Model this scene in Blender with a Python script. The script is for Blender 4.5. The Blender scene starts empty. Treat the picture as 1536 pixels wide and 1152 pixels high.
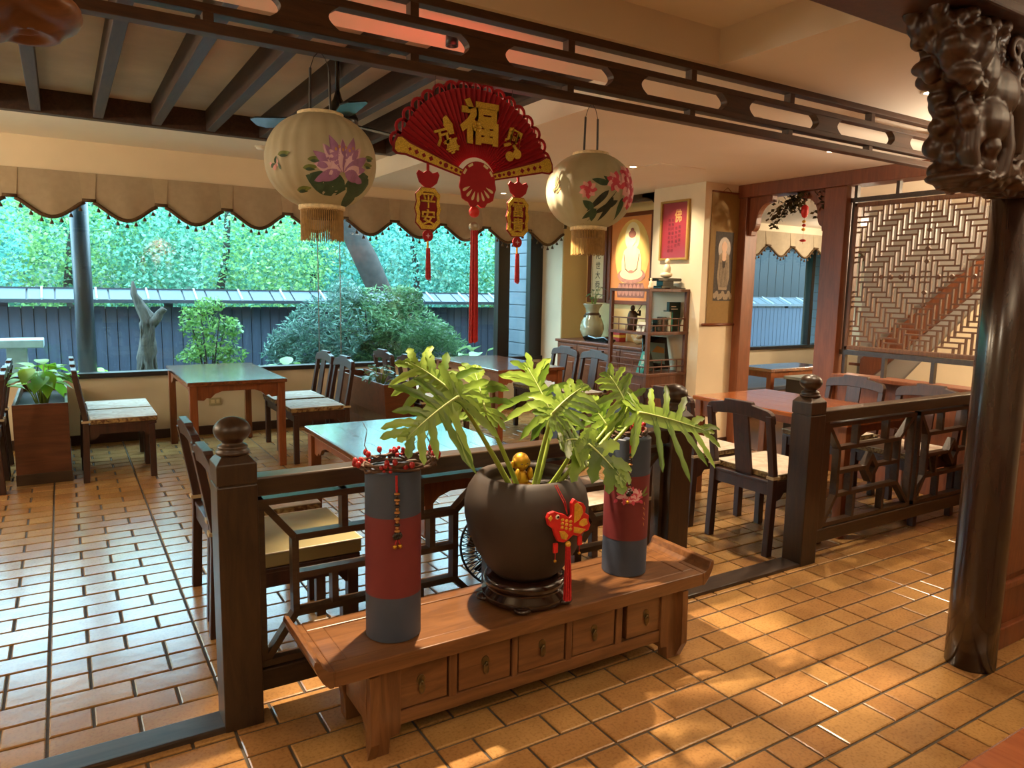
import bpy, bmesh, math, random
from mathutils import Vector, Matrix, noise
R = math.radians
random.seed(7)
SC = bpy.context.scene
COL = SC.collection

# ------------------------------------------------------------------ camera
CAM_H = 1.55
FPX = 1085.0
cam_d = bpy.data.cameras.new('camera')
cam_d.sensor_width = 36.0
cam_d.lens = FPX * 36.0 / 1536.0
cam_d.clip_end = 200
cam = bpy.data.objects.new('camera', cam_d)
COL.objects.link(cam)
_xr = Vector((0.8504, -0.5258, 0.0180)).normalized()
_fw = Vector((0.5237, 0.8418, -0.1305))
_fw = (_fw - _xr * _fw.dot(_xr)).normalized()
_up = _xr.cross(_fw).normalized()
cam.matrix_world = Matrix(((_xr.x, _up.x, -_fw.x, 0), (_xr.y, _up.y, -_fw.y, 0), (_xr.z, _up.z, -_fw.z, CAM_H), (0, 0, 0, 1)))
SC.camera = cam

# ------------------------------------------------------------------ view, world, lights
SC.view_settings.view_transform = 'Standard'
SC.view_settings.look = 'None'
SC.view_settings.gamma = 1.0
SC.view_settings.use_curve_mapping = False
SC.view_settings.exposure = 1.0
wd = bpy.data.worlds.new('sky')
SC.world = wd
wd.use_nodes = True
_bg = wd.node_tree.nodes['Background']
_bg.inputs[0].default_value = (0.52, 0.78, 1.0, 1)
_bg.inputs[1].default_value = 8.8

WARM = (1.0, 0.79, 0.54)
def spot(name, loc, target, power, angle=70, blend=0.5, color=WARM, radius=0.03):
    d = bpy.data.lights.new(name, 'SPOT')
    d.energy = power; d.color = color; d.spot_size = R(angle); d.spot_blend = blend; d.shadow_soft_size = radius
    o = bpy.data.objects.new(name, d); COL.objects.link(o)
    o.location = loc
    o.rotation_euler = (Vector(target) - Vector(loc)).to_track_quat('-Z', 'Y').to_euler()
    return o
def bulb(name, loc, power, color=WARM, radius=0.08):
    d = bpy.data.lights.new(name, 'POINT')
    d.energy = power; d.color = color; d.shadow_soft_size = radius
    o = bpy.data.objects.new(name, d); COL.objects.link(o); o.location = loc
    return o
# (location of the ceiling downlight, aim, watts, cone, blend)
DOWNLIGHTS = [
    ((1.40, 2.76, 2.565), (1.52, 1.95, 0.0), 330, 66, 0.5),
    ((3.56, 3.05, 2.575), (3.9, 2.9, 0.0), 75, 110, 0.7),
    ((4.774, 3.38, 2.575), (4.62, 3.30, 0.0), 70, 100, 0.7),
    ((4.132, 6.893, 2.575), (4.0, 6.6, 0.0), 60, 110, 0.8),
    ((3.80, 2.15, 2.575), (3.1, 1.75, 0.0), 32, 100, 0.7),
    ((1.30, 0.60, 2.72), (1.25, 0.9, 0.0), 14, 120, 0.8),
    ((-0.30, 1.30, 2.72), (-0.1, 1.8, 0.0), 18, 120, 0.8),
    ((4.10, 4.75, 2.575), (4.3, 4.8, 0.0), 60, 120, 0.8),
    ((5.05, 6.65, 2.575), (5.74, 6.62, 1.85), 60, 45, 0.7),
    ((4.60, 5.40, 2.575), (5.30, 5.15, 1.5), 45, 80, 0.8),
]
for i, (l, t, w, a, b) in enumerate(DOWNLIGHTS):
    spot('downlight_lamp', (l[0], l[1], l[2] - (0.012 if i else 0.055)), t, w, a, b)

# globe lamps added as warm fill, outside the frame: (place, watts)
FILL_BULBS = [((-2.75, 4.2, 2.25), 48), ((-2.75, 6.2, 2.25), 48), ((-2.2, 0.6, 2.38), 26)]
for l, w in FILL_BULBS:
    bulb('globe_lamp', l, w, (1.0, 0.83, 0.62), 0.2)

# upward fill lamps, added out of view to brighten the ceilings: (place of the bowl, watts)
FILL_UPLIGHTS = [((0.5, -1.0, 1.80), 110), ((3.7, 0.2, 1.80), 100), ((5.1, 2.02, 1.80), 75)]
for l, w in FILL_UPLIGHTS:
    spot('uplight_lamp', (l[0], l[1], l[2] + 0.05), (l[0], l[1], 3.0), w, 150, 0.6, (1.0, 0.86, 0.67), 0.1)

# ------------------------------------------------------------------ helpers
def hexc(h, a=1.0):
    h = h.lstrip('#')
    o = []
    for i in (0, 2, 4):
        v = int(h[i:i + 2], 16) / 255
        o.append(v / 12.92 if v <= 0.04045 else ((v + 0.055) / 1.055) ** 2.4)
    return (o[0], o[1], o[2], a)
MATS = {}
def _new(name):
    m = bpy.data.materials.new(name); m.use_nodes = True
    MATS[name] = m
    nt = m.node_tree
    return m, nt, nt.nodes['Principled BSDF']
def mat(name, col, rough=0.6, metal=0.0, spec=0.5, var=0.0, scale=8.0, bump=0.0, emit=0.0, coat=0.0, sss=0.0):
    """plain material with a little procedural variation"""
    m, nt, b = _new(name)
    c = hexc(col)
    b.inputs['Base Color'].default_value = c
    b.inputs['Roughness'].default_value = rough
    b.inputs['Metallic'].default_value = metal
    b.inputs['Specular IOR Level'].default_value = spec
    if coat:
        b.inputs['Coat Weight'].default_value = coat; b.inputs['Coat Roughness'].default_value = 0.08
    if var or bump:
        tc = nt.nodes.new('ShaderNodeTexCoord')
        n = nt.nodes.new('ShaderNodeTexNoise'); n.inputs['Scale'].default_value = scale; n.inputs['Detail'].default_value = 5
        nt.links.new(tc.outputs['Object'], n.inputs['Vector'])
        if var:
            r = nt.nodes.new('ShaderNodeValToRGB')
            r.color_ramp.elements[0].position = 0.3; r.color_ramp.elements[1].position = 0.7
            r.color_ramp.elements[0].color = (c[0] * (1 - var), c[1] * (1 - var), c[2] * (1 - var), 1)
            r.color_ramp.elements[1].color = (min(1, c[0] * (1 + var)), min(1, c[1] * (1 + var)), min(1, c[2] * (1 + var)), 1)
            nt.links.new(n.outputs['Fac'], r.inputs['Fac']); nt.links.new(r.outputs['Color'], b.inputs['Base Color'])
        if bump:
            bp = nt.nodes.new('ShaderNodeBump'); bp.inputs['Strength'].default_value = bump; bp.inputs['Distance'].default_value = 0.01
            nt.links.new(n.outputs['Fac'], bp.inputs['Height']); nt.links.new(bp.outputs['Normal'], b.inputs['Normal'])
    if emit:
        b.inputs['Emission Color'].default_value = c; b.inputs['Emission Strength'].default_value = emit
    return m
def wood(name, c1, c2, rough=0.35, grain='X', scale=5.0, coat=0.0, bump=0.08, knots=1.2, coat_ior=1.5):
    m, nt, b = _new(name)
    tc = nt.nodes.new('ShaderNodeTexCoord'); mp = nt.nodes.new('ShaderNodeMapping')
    s = {'X': (0.12, 1, 1), 'Y': (1, 0.12, 1), 'Z': (1, 1, 0.12)}[grain]
    mp.inputs['Scale'].default_value = (s[0] * scale, s[1] * scale, s[2] * scale)
    n = nt.nodes.new('ShaderNodeTexNoise'); n.inputs['Scale'].default_value = 5; n.inputs['Detail'].default_value = 7
    n.inputs['Roughness'].default_value = 0.62; n.inputs['Distortion'].default_value = knots
    r = nt.nodes.new('ShaderNodeValToRGB')
    r.color_ramp.elements[0].position = 0.32; r.color_ramp.elements[1].position = 0.68
    r.color_ramp.elements[0].color = hexc(c1); r.color_ramp.elements[1].color = hexc(c2)
    nt.links.new(tc.outputs['Object'], mp.inputs['Vector']); nt.links.new(mp.outputs['Vector'], n.inputs['Vector'])
    nt.links.new(n.outputs['Fac'], r.inputs['Fac']); nt.links.new(r.outputs['Color'], b.inputs['Base Color'])
    b.inputs['Roughness'].default_value = rough
    if coat:
        b.inputs['Coat Weight'].default_value = coat; b.inputs['Coat Roughness'].default_value = 0.14; b.inputs['Coat IOR'].default_value = coat_ior
    bp = nt.nodes.new('ShaderNodeBump'); bp.inputs['Strength'].default_value = bump; bp.inputs['Distance'].default_value = 0.004
    nt.links.new(n.outputs['Fac'], bp.inputs['Height']); nt.links.new(bp.outputs['Normal'], b.inputs['Normal'])
    return m
def leafmat(name, c1, c2, trans=0.35, rough=0.45, scale=6.0):
    m, nt, b = _new(name)
    tc = nt.nodes.new('ShaderNodeTexCoord')
    n = nt.nodes.new('ShaderNodeTexNoise'); n.inputs['Scale'].default_value = scale; n.inputs['Detail'].default_value = 3
    g = nt.nodes.new('ShaderNodeNewGeometry')
    add = nt.nodes.new('ShaderNodeMath'); add.operation = 'ADD'; add.use_clamp = True
    mul = nt.nodes.new('ShaderNodeMath'); mul.operation = 'MULTIPLY_ADD'; mul.inputs[1].default_value = 0.8; mul.inputs[2].default_value = -0.4
    nt.links.new(g.outputs['Random Per Island'], mul.inputs[0])
    nt.links.new(tc.outputs['Object'], n.inputs['Vector']); nt.links.new(n.outputs['Fac'], add.inputs[0]); nt.links.new(mul.outputs[0], add.inputs[1])
    r = nt.nodes.new('ShaderNodeValToRGB')
    r.color_ramp.elements[0].position = 0.15; r.color_ramp.elements[1].position = 0.85
    r.color_ramp.elements[0].color = hexc(c1); r.color_ramp.elements[1].color = hexc(c2)
    nt.links.new(add.outputs[0], r.inputs['Fac']); nt.links.new(r.outputs['Color'], b.inputs['Base Color'])
    b.inputs['Roughness'].default_value = rough
    t = nt.nodes.new('ShaderNodeBsdfTranslucent'); nt.links.new(r.outputs['Color'], t.inputs['Color'])
    mx = nt.nodes.new('ShaderNodeMixShader'); mx.inputs[0].default_value = trans
    out = nt.nodes['Material Output']
    nt.links.new(b.outputs[0], mx.inputs[1]); nt.links.new(t.outputs[0], mx.inputs[2]); nt.links.new(mx.outputs[0], out.inputs['Surface'])
    return m
def glassmat(name, tint='#eef8f6', ior=1.45):
    m, nt, b = _new(name)
    nt.nodes.remove(b)
    t = nt.nodes.new('ShaderNodeBsdfTransparent'); t.inputs['Color'].default_value = hexc(tint)
    g = nt.nodes.new('ShaderNodeBsdfGlossy'); g.inputs['Roughness'].default_value = 0.02
    lw = nt.nodes.new('ShaderNodeLayerWeight'); lw.inputs['Blend'].default_value = 0.5
    pw = nt.nodes.new('ShaderNodeMath'); pw.operation = 'POWER'; pw.inputs[1].default_value = 4.5
    f = nt.nodes.new('ShaderNodeMath'); f.operation = 'MULTIPLY_ADD'; f.inputs[1].default_value = 0.5; f.inputs[2].default_value = 0.025; f.use_clamp = True
    nt.links.new(lw.outputs['Facing'], pw.inputs[0]); nt.links.new(pw.outputs[0], f.inputs[0])
    mx = nt.nodes.new('ShaderNodeMixShader')
    nt.links.new(f.outputs[0], mx.inputs[0]); nt.links.new(t.outputs[0], mx.inputs[1]); nt.links.new(g.outputs[0], mx.inputs[2])
    nt.links.new(mx.outputs[0], nt.nodes['Material Output'].inputs['Surface'])
    return m

class G:
    """collects geometry; obj() links it as ONE mesh object"""
    def __init__(s):
        s.v = []; s.f = []
    def add(s, v, f):
        o = len(s.v); s.v += [tuple(p) for p in v]; s.f += [tuple(i + o for i in q) for q in f]
        return s
    def box(s, a, b):
        x0, y0, z0 = [min(p, q) for p, q in zip(a, b)]; x1, y1, z1 = [max(p, q) for p, q in zip(a, b)]
        return s.add([(x0, y0, z0), (x1, y0, z0), (x1, y1, z0), (x0, y1, z0), (x0, y0, z1), (x1, y0, z1), (x1, y1, z1), (x0, y1, z1)],
                     [(0, 3, 2, 1), (4, 5, 6, 7), (0, 1, 5, 4), (1, 2, 6, 5), (2, 3, 7, 6), (3, 0, 4, 7)])
    def prism(s, poly, depth, M=None):
        """poly: (a,b) outline; extruded along +c by depth; M maps (a,b,c) to xyz"""
        M = M or (lambda a, b, c: (a, b, c))
        n = len(poly)
        v = [M(a, b, 0) for a, b in poly] + [M(a, b, depth) for a, b in poly]
        f = [tuple(range(n))[::-1], tuple(range(n, 2 * n))] + [(i, (i + 1) % n, n + (i + 1) % n, n + i) for i in range(n)]
        return s.add(v, f)
    def ring(s, outer, inner, depth, M):
        n = len(outer)
        v = [M(a, b, 0) for a, b in outer] + [M(a, b, 0) for a, b in inner] + [M(a, b, depth) for a, b in outer] + [M(a, b, depth) for a, b in inner]
        f = []
        for i in range(n):
            j = (i + 1) % n
            f += [(i, n + i, n + j, j), (2 * n + i, 2 * n + j, 3 * n + j, 3 * n + i), (i, j, 2 * n + j, 2 * n + i), (n + i, 3 * n + i, 3 * n + j, n + j)]
        return s.add(v, f)
    def bar(s, p, q, w, h=None, up=(0, 0, 1), ext=0.0):
        p = Vector(p); q = Vector(q); h = h or w
        d = (q - p).normalized(); p = p - d * ext; q = q + d * ext
        u = Vector(up)
        if abs(d.dot(u)) > 0.95: u = Vector((0, 1, 0))
        sd = d.cross(u).normalized() * w / 2; t = sd.cross(d).normalized() * h / 2
        v = [p - sd - t, p + sd - t, p + sd + t, p - sd + t, q - sd - t, q + sd - t, q + sd + t, q - sd + t]
        return s.add(v, [(0, 1, 2, 3), (7, 6, 5, 4), (0, 4, 5, 1), (1, 5, 6, 2), (2, 6, 7, 3), (3, 7, 4, 0)])
    def tube(s, pts, r, n=8, cap=True):
        pts = [Vector(p) for p in pts]; m = len(pts)
        rr = r if isinstance(r, (list, tuple)) else [r] * m
        v = []; f = []; pu = None
        for i, p in enumerate(pts):
            d = (pts[min(i + 1, m - 1)] - pts[max(i - 1, 0)])
            d = d.normalized() if d.length > 1e-9 else Vector((0, 0, 1))
            if pu is None:
                u = d.orthogonal().normalized()
            else:
                u = (pu - d * pu.dot(d)); u = u.normalized() if u.length > 1e-6 else d.orthogonal().normalized()
            pu = u; w = d.cross(u)
            for k in range(n):
                a = 2 * math.pi * k / n
                v.append(p + (u * math.cos(a) + w * math.sin(a)) * rr[i])
        for i in range(m - 1):
            for k in range(n):
                f.append((i * n + k, i * n + (k + 1) % n, (i + 1) * n + (k + 1) % n, (i + 1) * n + k))
        if cap:
            f += [tuple(range(n))[::-1], tuple(range((m - 1) * n, m * n))]
        return s.add(v, f)
    def lathe(s, prof, c=(0, 0, 0), n=32, cap=True, ripple=0, amp=0.0):
        v = []; f = []; m = len(prof)
        for r, z in prof:
            for k in range(n):
                a = 2 * math.pi * k / n
                q = r * (1 + (amp * (abs(math.cos(ripple * a / 2)) - 0.5) if ripple else 0))
                v.append((c[0] + q * math.cos(a), c[1] + q * math.sin(a), c[2] + z))
        for i in range(m - 1):
            for k in range(n):
                f.append((i * n + k, i * n + (k + 1) % n, (i + 1) * n + (k + 1) % n, (i + 1) * n + k))
        if cap:
            f += [tuple(range(n))[::-1], tuple(range((m - 1) * n, m * n))]
        return s.add(v, f)
    def ball(s, c, r, n=12, m=8):
        rx, ry, rz = r if isinstance(r, (list, tuple)) else (r, r, r)
        v = [(c[0], c[1], c[2] - rz)]; f = []
        for i in range(1, m):
            a = math.pi * i / m - math.pi / 2
            for k in range(n):
                b = 2 * math.pi * k / n
                v.append((c[0] + rx * math.cos(a) * math.cos(b), c[1] + ry * math.cos(a) * math.sin(b), c[2] + rz * math.sin(a)))
        v.append((c[0], c[1], c[2] + rz))
        for k in range(n):
            f.append((0, 1 + (k + 1) % n, 1 + k))
            f.append((len(v) - 1, 1 + (m - 2) * n + k, 1 + (m - 2) * n + (k + 1) % n))
        for i in range(m - 2):
            for k in range(n):
                f.append((1 + i * n + k, 1 + i * n + (k + 1) % n, 1 + (i + 1) * n + (k + 1) % n, 1 + (i + 1) * n + k))
        return s.add(v, f)
    def mesh(s, name='mesh', smooth=False, off=(0, 0, 0)):
        me = bpy.data.meshes.new(name)
        v = s.v if off == (0, 0, 0) else [(p[0] - off[0], p[1] - off[1], p[2] - off[2]) for p in s.v]
        me.from_pydata(v, [], s.f)
        me.validate()
        if smooth:
            me.polygons.foreach_set('use_smooth', [True] * len(me.polygons))
        return me
    def obj(s, name, m, parent=None, smooth=False, bevel=0.0, world=False, seg=2, auto=False):
        """world=True: the coordinates are world ones and the (unrotated) parent's place is taken off"""
        off = (0, 0, 0)
        if world and parent is not None:
            off = tuple(abs_loc(parent))
        me = s.mesh(name, smooth or auto, off)
        bm = bmesh.new(); bm.from_mesh(me); bmesh.ops.recalc_face_normals(bm, faces=bm.faces); bm.to_mesh(me); bm.free()
        if auto:
            me.set_sharp_from_angle(angle=R(40))
        me.materials.append(MATS[m] if isinstance(m, str) else m)
        o = bpy.data.objects.new(name, me); COL.objects.link(o)
        if parent is not None: o.parent = parent
        if bevel:
            md = o.modifiers.new('bevel', 'BEVEL'); md.width = bevel; md.segments = seg; md.limit_method = 'ANGLE'; md.angle_limit = R(35)
        return o
def abs_loc(o):
    p = Vector(o.location)
    while o.parent is not None:
        o = o.parent; p += Vector(o.location)
    return p
def tag(o, label=None, cat=None, group=None, kind=None):
    if label: o['label'] = label
    if cat: o['category'] = cat
    if group: o['group'] = group
    if kind: o['kind'] = kind
    return o
def thing(name, label, cat, loc=(0, 0, 0), rz=0.0, group=None):
    o = bpy.data.objects.new(name, None); COL.objects.link(o)
    o.empty_display_size = 0.1
    o.location = loc; o.rotation_euler = (0, 0, rz)
    return tag(o, label, cat, group)
def struct(o, label=None):
    return tag(o, label, None, None, 'structure')
def copy_tree(o, parent=None):
    c = o.copy(); COL.objects.link(c); c.parent = parent
    for ch in list(o.children): copy_tree(ch, c)
    return c
def BOX(name, a, b, m, parent=None, bevel=0.0, world=False):
    return G().box(a, b).obj(name, m, parent, bevel=bevel, world=world)
XZ = lambda y0, s=1: (lambda a, b, c: (a, y0 + s * c, b))       # outline in x,z, depth along y
YZ = lambda x0, s=1: (lambda a, b, c: (x0 + s * c, a, b))       # outline in y,z, depth along x
XY = lambda z0, s=1: (lambda a, b, c: (a, b, z0 + s * c))
def text_geo(body, size, depth, bold=0.0, italic=0.0):
    """lettering as verts / faces in x,z with thickness towards -y, centred"""
    c = bpy.data.curves.new('lettering', 'FONT'); c.body = body; c.size = size; c.extrude = depth / 2; c.offset = bold; c.shear = italic
    c.resolution_u = 2
    o = bpy.data.objects.new('lettering', c); COL.objects.link(o)
    bpy.context.view_layer.update()
    me = bpy.data.meshes.new_from_object(o.evaluated_get(bpy.context.evaluated_depsgraph_get()))
    v = [tuple(p.co) for p in me.vertices]; f = [tuple(p.vertices) for p in me.polygons]
    bpy.data.objects.remove(o); bpy.data.curves.remove(c); bpy.data.meshes.remove(me)
    if not v: return [], []
    mx = (min(p[0] for p in v) + max(p[0] for p in v)) / 2; my = (min(p[1] for p in v) + max(p[1] for p in v)) / 2
    return [(p[0] - mx, p[1] - my, p[2]) for p in v], f
def put_text(g, body, size, depth, M, bold=0.0, rot=0.0, sx=1.0):
    v, f = text_geo(body, size, depth, bold)
    ca, sa = math.cos(rot), math.sin(rot)
    return g.add([M(sx * p[0] * ca - p[1] * sa, sx * p[0] * sa + p[1] * ca, p[2]) for p in v], f)

# ------------------------------------------------------------------ materials
wood('dark_wood', '#2a1c12', '#43301e', 0.36, 'X', 6)
wood('dark_wood_upright', '#2a1c12', '#412d1c', 0.36, 'Z', 6)
wood('chair_wood', '#2c1a14', '#46291f', 0.4, 'Z', 7)
wood('beam_wood', '#2e2019', '#4a3427', 0.55, 'Y', 5)
wood('frieze_wood', '#382314', '#54351f', 0.5, 'X', 6)
wood('red_wood', '#683820', '#82492a', 0.42, 'Z', 5)
wood('bench_wood', '#59371e', '#7c5230', 0.33, 'X', 5, coat=0.25)
wood('bench_wood_upright', '#59371e', '#7c5230', 0.36, 'Z', 5, coat=0.2)
wood('table_wood', '#5a3018', '#844c28', 0.22, 'Y', 5, coat=1.0, coat_ior=1.9, bump=0.03)
wood('orange_wood', '#8a4620', '#a86030', 0.2, 'Y', 5, coat=1.0, coat_ior=1.6, bump=0.03)
wood('table_leg_wood', '#6e3b1e', '#8c5028', 0.4, 'Z', 6)
wood('planter_wood', '#4a2715', '#693b22', 0.35, 'X', 3)
wood('cabinet_wood', '#5c321c', '#7e4a2b', 0.38, 'X', 6)
wood('rack_wood', '#4e2c19', '#6a3f26', 0.4, 'Z', 6)
wood('screen_wood', '#54341e', '#7a5030', 0.5, 'Z', 8)
wood('column_wood', '#2a1a14', '#3d2820', 0.22, 'Z', 3, coat=0.5)
wood('carved_wood', '#2c1a10', '#4a2c1a', 0.33, 'Z', 5)
wood('carved_wood_warm', '#5a3418', '#7a4a26', 0.4, 'X', 5)
wood('threshold_wood', '#2a221d', '#4a3a2e', 0.3, 'X', 4)
wood('fence_wood', '#2a3140', '#3a4356', 0.7, 'Z', 3)
wood('driftwood_grey', '#27231f', '#565048', 0.8, 'Z', 9, bump=0.5)
mat('wall_cream', '#dccdb0', 0.85, var=0.04, scale=3)
mat('wall_yellow', '#dcc48c', 0.85, var=0.03, scale=3)
mat('ceiling_paint', '#e6d9c6', 0.9, var=0.03, scale=2)
mat('coffer_paint', '#c4b49c', 0.9, var=0.22, scale=1.6)
mat('grout', '#4c443a', 0.9, var=0.2, scale=30)
mat('skirting', '#3a2216', 0.5)
mat('black_frame', '#241c18', 0.4)
mat('black_gloss', '#0e0d0d', 0.25)
mat('black_plastic', '#171717', 0.4)
mat('white_paint', '#d9d2c2', 0.8)
mat('grey_paint', '#a39d96', 0.85)  # off-white stair wall greyed, its shadow put into the colour
mat('valance_cloth', '#a3937a', 0.85, var=0.06, scale=20, bump=0.05)
mat('valance_pleat', '#a8977c', 0.85, var=0.06, scale=20)
mat('fringe_brown', '#4d3413', 0.7, var=0.3, scale=60)
mat('gold_fringe', '#a5834a', 0.6, var=0.2, scale=80)
mat('cream_braid', '#e2cfa6', 0.7, var=0.2, scale=90, bump=0.4)
mat('red_felt', '#9c0f1e', 0.75, var=0.06, scale=40)
mat('red_felt_dark', '#7c0c1a', 0.8, var=0.06, scale=40)
mat('red_thread', '#b0181c', 0.55, var=0.25, scale=120)
mat('gold_glitter', '#c9a83e', 0.35, metal=0.6, var=0.35, scale=300, bump=0.3)
mat('gold_metal', '#b98a2e', 0.4, metal=0.9)
mat('brass_old', '#6f5d3c', 0.4, metal=0.8, var=0.2, scale=60)
mat('silver', '#b0aa9a', 0.3, metal=0.9)
mat('pot_clay', '#33271f', 0.62, var=0.18, scale=9, bump=0.12)
mat('stand_lacquer', '#26140d', 0.18, var=0.2, scale=8, coat=0.4)
mat('soil', '#1c1410', 0.95, var=0.3, scale=40)
mat('slate_blue', '#3c4556', 0.55, var=0.07, scale=14, bump=0.05)
mat('brick_red', '#6e2628', 0.6, var=0.05, scale=18)
mat('twig', '#5a4030', 0.8, var=0.3, scale=50)
mat('berry_red', '#a01c20', 0.35)
mat('bead_amber', '#a06a30', 0.35)
mat('bead_dark', '#241a16', 0.35)
mat('petiole_green', '#8a9c3a', 0.45, var=0.15, scale=12)
leafmat('philodendron_leaf', '#52701e', '#9ab64a', 0.38, 0.32, 7)
mat('leaf_vein', '#b9c878', 0.5)
leafmat('pothos_leaf', '#6aa626', '#a6dc48', 0.35)
leafmat('forest_leaf', '#3d7f68', '#90c8ae', 0.45)
leafmat('forest_leaf_yellow', '#62965a', '#a8cc82', 0.45)
leafmat('forest_leaf_blue', '#337a70', '#84cabe', 0.45)
leafmat('bush_leaf', '#3c6440', '#729866', 0.3)
leafmat('pine_leaf', '#35564c', '#6a9080', 0.25)
leafmat('broad_leaf', '#4c7c3c', '#93b070', 0.3)
leafmat('bush_leaf_light', '#4c7c40', '#86b058', 0.3)
leafmat('forest_leaf_shade', '#2c5a48', '#62a084', 0.3)  # darker forest leaf, shade of the undergrowth put into the colour
leafmat('twig_leaf', '#2e2a18', '#5a4a28', 0.2)
mat('bark', '#302a26', 0.9, var=0.3, scale=10, bump=0.4)
mat('rock', '#454d52', 0.9, var=0.3, scale=8, bump=0.5)
mat('garden_soil', '#5a5a52', 0.95, var=0.3, scale=6, bump=0.4)
mat('hill_green', '#22402e', 0.95, var=0.4, scale=2)
mat('roof_metal', '#303c46', 0.5, var=0.1)
mat('roof_metal_dark', '#2b3038', 0.5)
mat('outer_tile', '#59626c', 0.7, var=0.1, scale=6)
mat('shed_black', '#0c0e11', 0.8)
mat('steel_dark', '#2c3440', 0.4)
mat('stone_slab', '#8a9698', 0.8, var=0.15)
mat('socket_plate', '#b0a078', 0.5)
mat('lamp_white', '#fff0d0', 0.5, emit=14.0)
mat('lamp_ring', '#d8cdb8', 0.5)
mat('paper_cream', '#d9c79a', 0.8, var=0.05)
mat('ink', '#1c1612', 0.8)
mat('frame_brown', '#6e3818', 0.4)
mat('frame_gold', '#b08c48', 0.4, metal=0.4)
mat('red_paper', '#8e2c38', 0.35, coat=0.6, var=0.04)
mat('gold_ink', '#c79a58', 0.5)
mat('ink_red_dark', '#4a1620', 0.7)
mat('scroll_silk', '#8a6c38', 0.8, var=0.06, scale=40)
mat('print_grey', '#453d36', 0.8, var=0.3, scale=60)
mat('print_pale', '#96866e', 0.8, var=0.15, scale=60)
mat('picture_orange', '#d98a48', 0.6, var=0.12, scale=4)
mat('picture_gold', '#e6c06a', 0.6, var=0.06)
mat('picture_cream', '#efe0ac', 0.6, var=0.06)
mat('picture_rose', '#b9806c', 0.6, var=0.2, scale=20)
mat('picture_shade', '#8a5a4c', 0.6)
mat('celadon', '#a3a488', 0.2, var=0.08, scale=10, coat=0.5)
mat('jade_white', '#e6d6b6', 0.35)
mat('book_green', '#1f3a30', 0.5)
mat('book_teal', '#2f8a78', 0.5)
mat('book_black', '#1c1e1c', 0.5)
mat('book_cream', '#cfc8a8', 0.6)
mat('card_white', '#e2dcc8', 0.6)
mat('photo_sky', '#7fa6a6', 0.3, coat=0.5)
mat('photo_hill', '#b08a4a', 0.3)
mat('photo_tree', '#1a2a22', 0.4)
mat('bronze', '#4a3826', 0.4, metal=0.4, var=0.2, scale=20)
mat('root_wood', '#9c7848', 0.5, var=0.25, scale=14)
mat('red_packet', '#a8221c', 0.5)
mat('green_cloth', '#1f7a34', 0.8)
mat('lacquer_black', '#14110f', 0.15, coat=0.5)
mat('petal_purple', '#9a6c98', 0.7, var=0.15, scale=30)
mat('petal_pale', '#d9b6c4', 0.7)
mat('petal_pink', '#c9485c', 0.7, var=0.2, scale=40)
mat('petal_blush', '#e3a8a8', 0.7, var=0.12, scale=40)
mat('paint_green', '#37503a', 0.7, var=0.2, scale=30)
mat('paint_olive', '#6f7a3a', 0.7)
mat('paint_dark', '#2a3028', 0.7)
mat('paint_ochre', '#c08a4a', 0.7)
mat('fish_red', '#c8201c', 0.5, var=0.1, scale=60)
mat('fish_gold', '#dba63a', 0.4, metal=0.3, var=0.2, scale=80)
mat('strap_cream', '#b8a684', 0.8)
mat('cushion_yellow', '#8f8258', 0.8, var=0.12, scale=7)
mat('cushion_pipe', '#c9c2b0', 0.7)
mat('plank_floor', '#6a4a30', 0.3, var=0.15, scale=4)
mat('rose_skin', '#c89a70', 0.5)
glassmat('window_glass')
def floral(name, base, spots, scale):
    m, nt, b = _new(name)
    tc = nt.nodes.new('ShaderNodeTexCoord'); v = nt.nodes.new('ShaderNodeTexVoronoi'); v.inputs['Scale'].default_value = scale
    n = nt.nodes.new('ShaderNodeTexNoise'); n.inputs['Scale'].default_value = scale * 0.6; n.inputs['Detail'].default_value = 4; n.inputs['Distortion'].default_value = 1.5
    r = nt.nodes.new('ShaderNodeValToRGB'); e = r.color_ramp.elements
    e[0].position = 0.38; e[0].color = hexc(base); e[1].position = 0.62; e[1].color = hexc(spots[0])
    r2 = nt.nodes.new('ShaderNodeValToRGB'); e = r2.color_ramp.elements
    e[0].position = 0.08; e[0].color = hexc(spots[1]); e[1].position = 0.22; e[1].color = (1, 1, 1, 1)
    mx = nt.nodes.new('ShaderNodeMixRGB'); mx.blend_type = 'MULTIPLY'; mx.inputs[0].default_value = 0.75
    nt.links.new(tc.outputs['Object'], v.inputs['Vector']); nt.links.new(tc.outputs['Object'], n.inputs['Vector'])
    nt.links.new(n.outputs['Fac'], r.inputs['Fac']); nt.links.new(v.outputs['Distance'], r2.inputs['Fac'])
    nt.links.new(r.outputs['Color'], mx.inputs[1]); nt.links.new(r2.outputs['Color'], mx.inputs[2]); nt.links.new(mx.outputs['Color'], b.inputs['Base Color'])
    b.inputs['Roughness'].default_value = 0.85
floral('cushion_top', '#c4b4a0', ('#b39a86', '#8c8478'), 14)
floral('cushion_side', '#a8905c', ('#5c3a20', '#3a2a1c'), 40)
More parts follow.
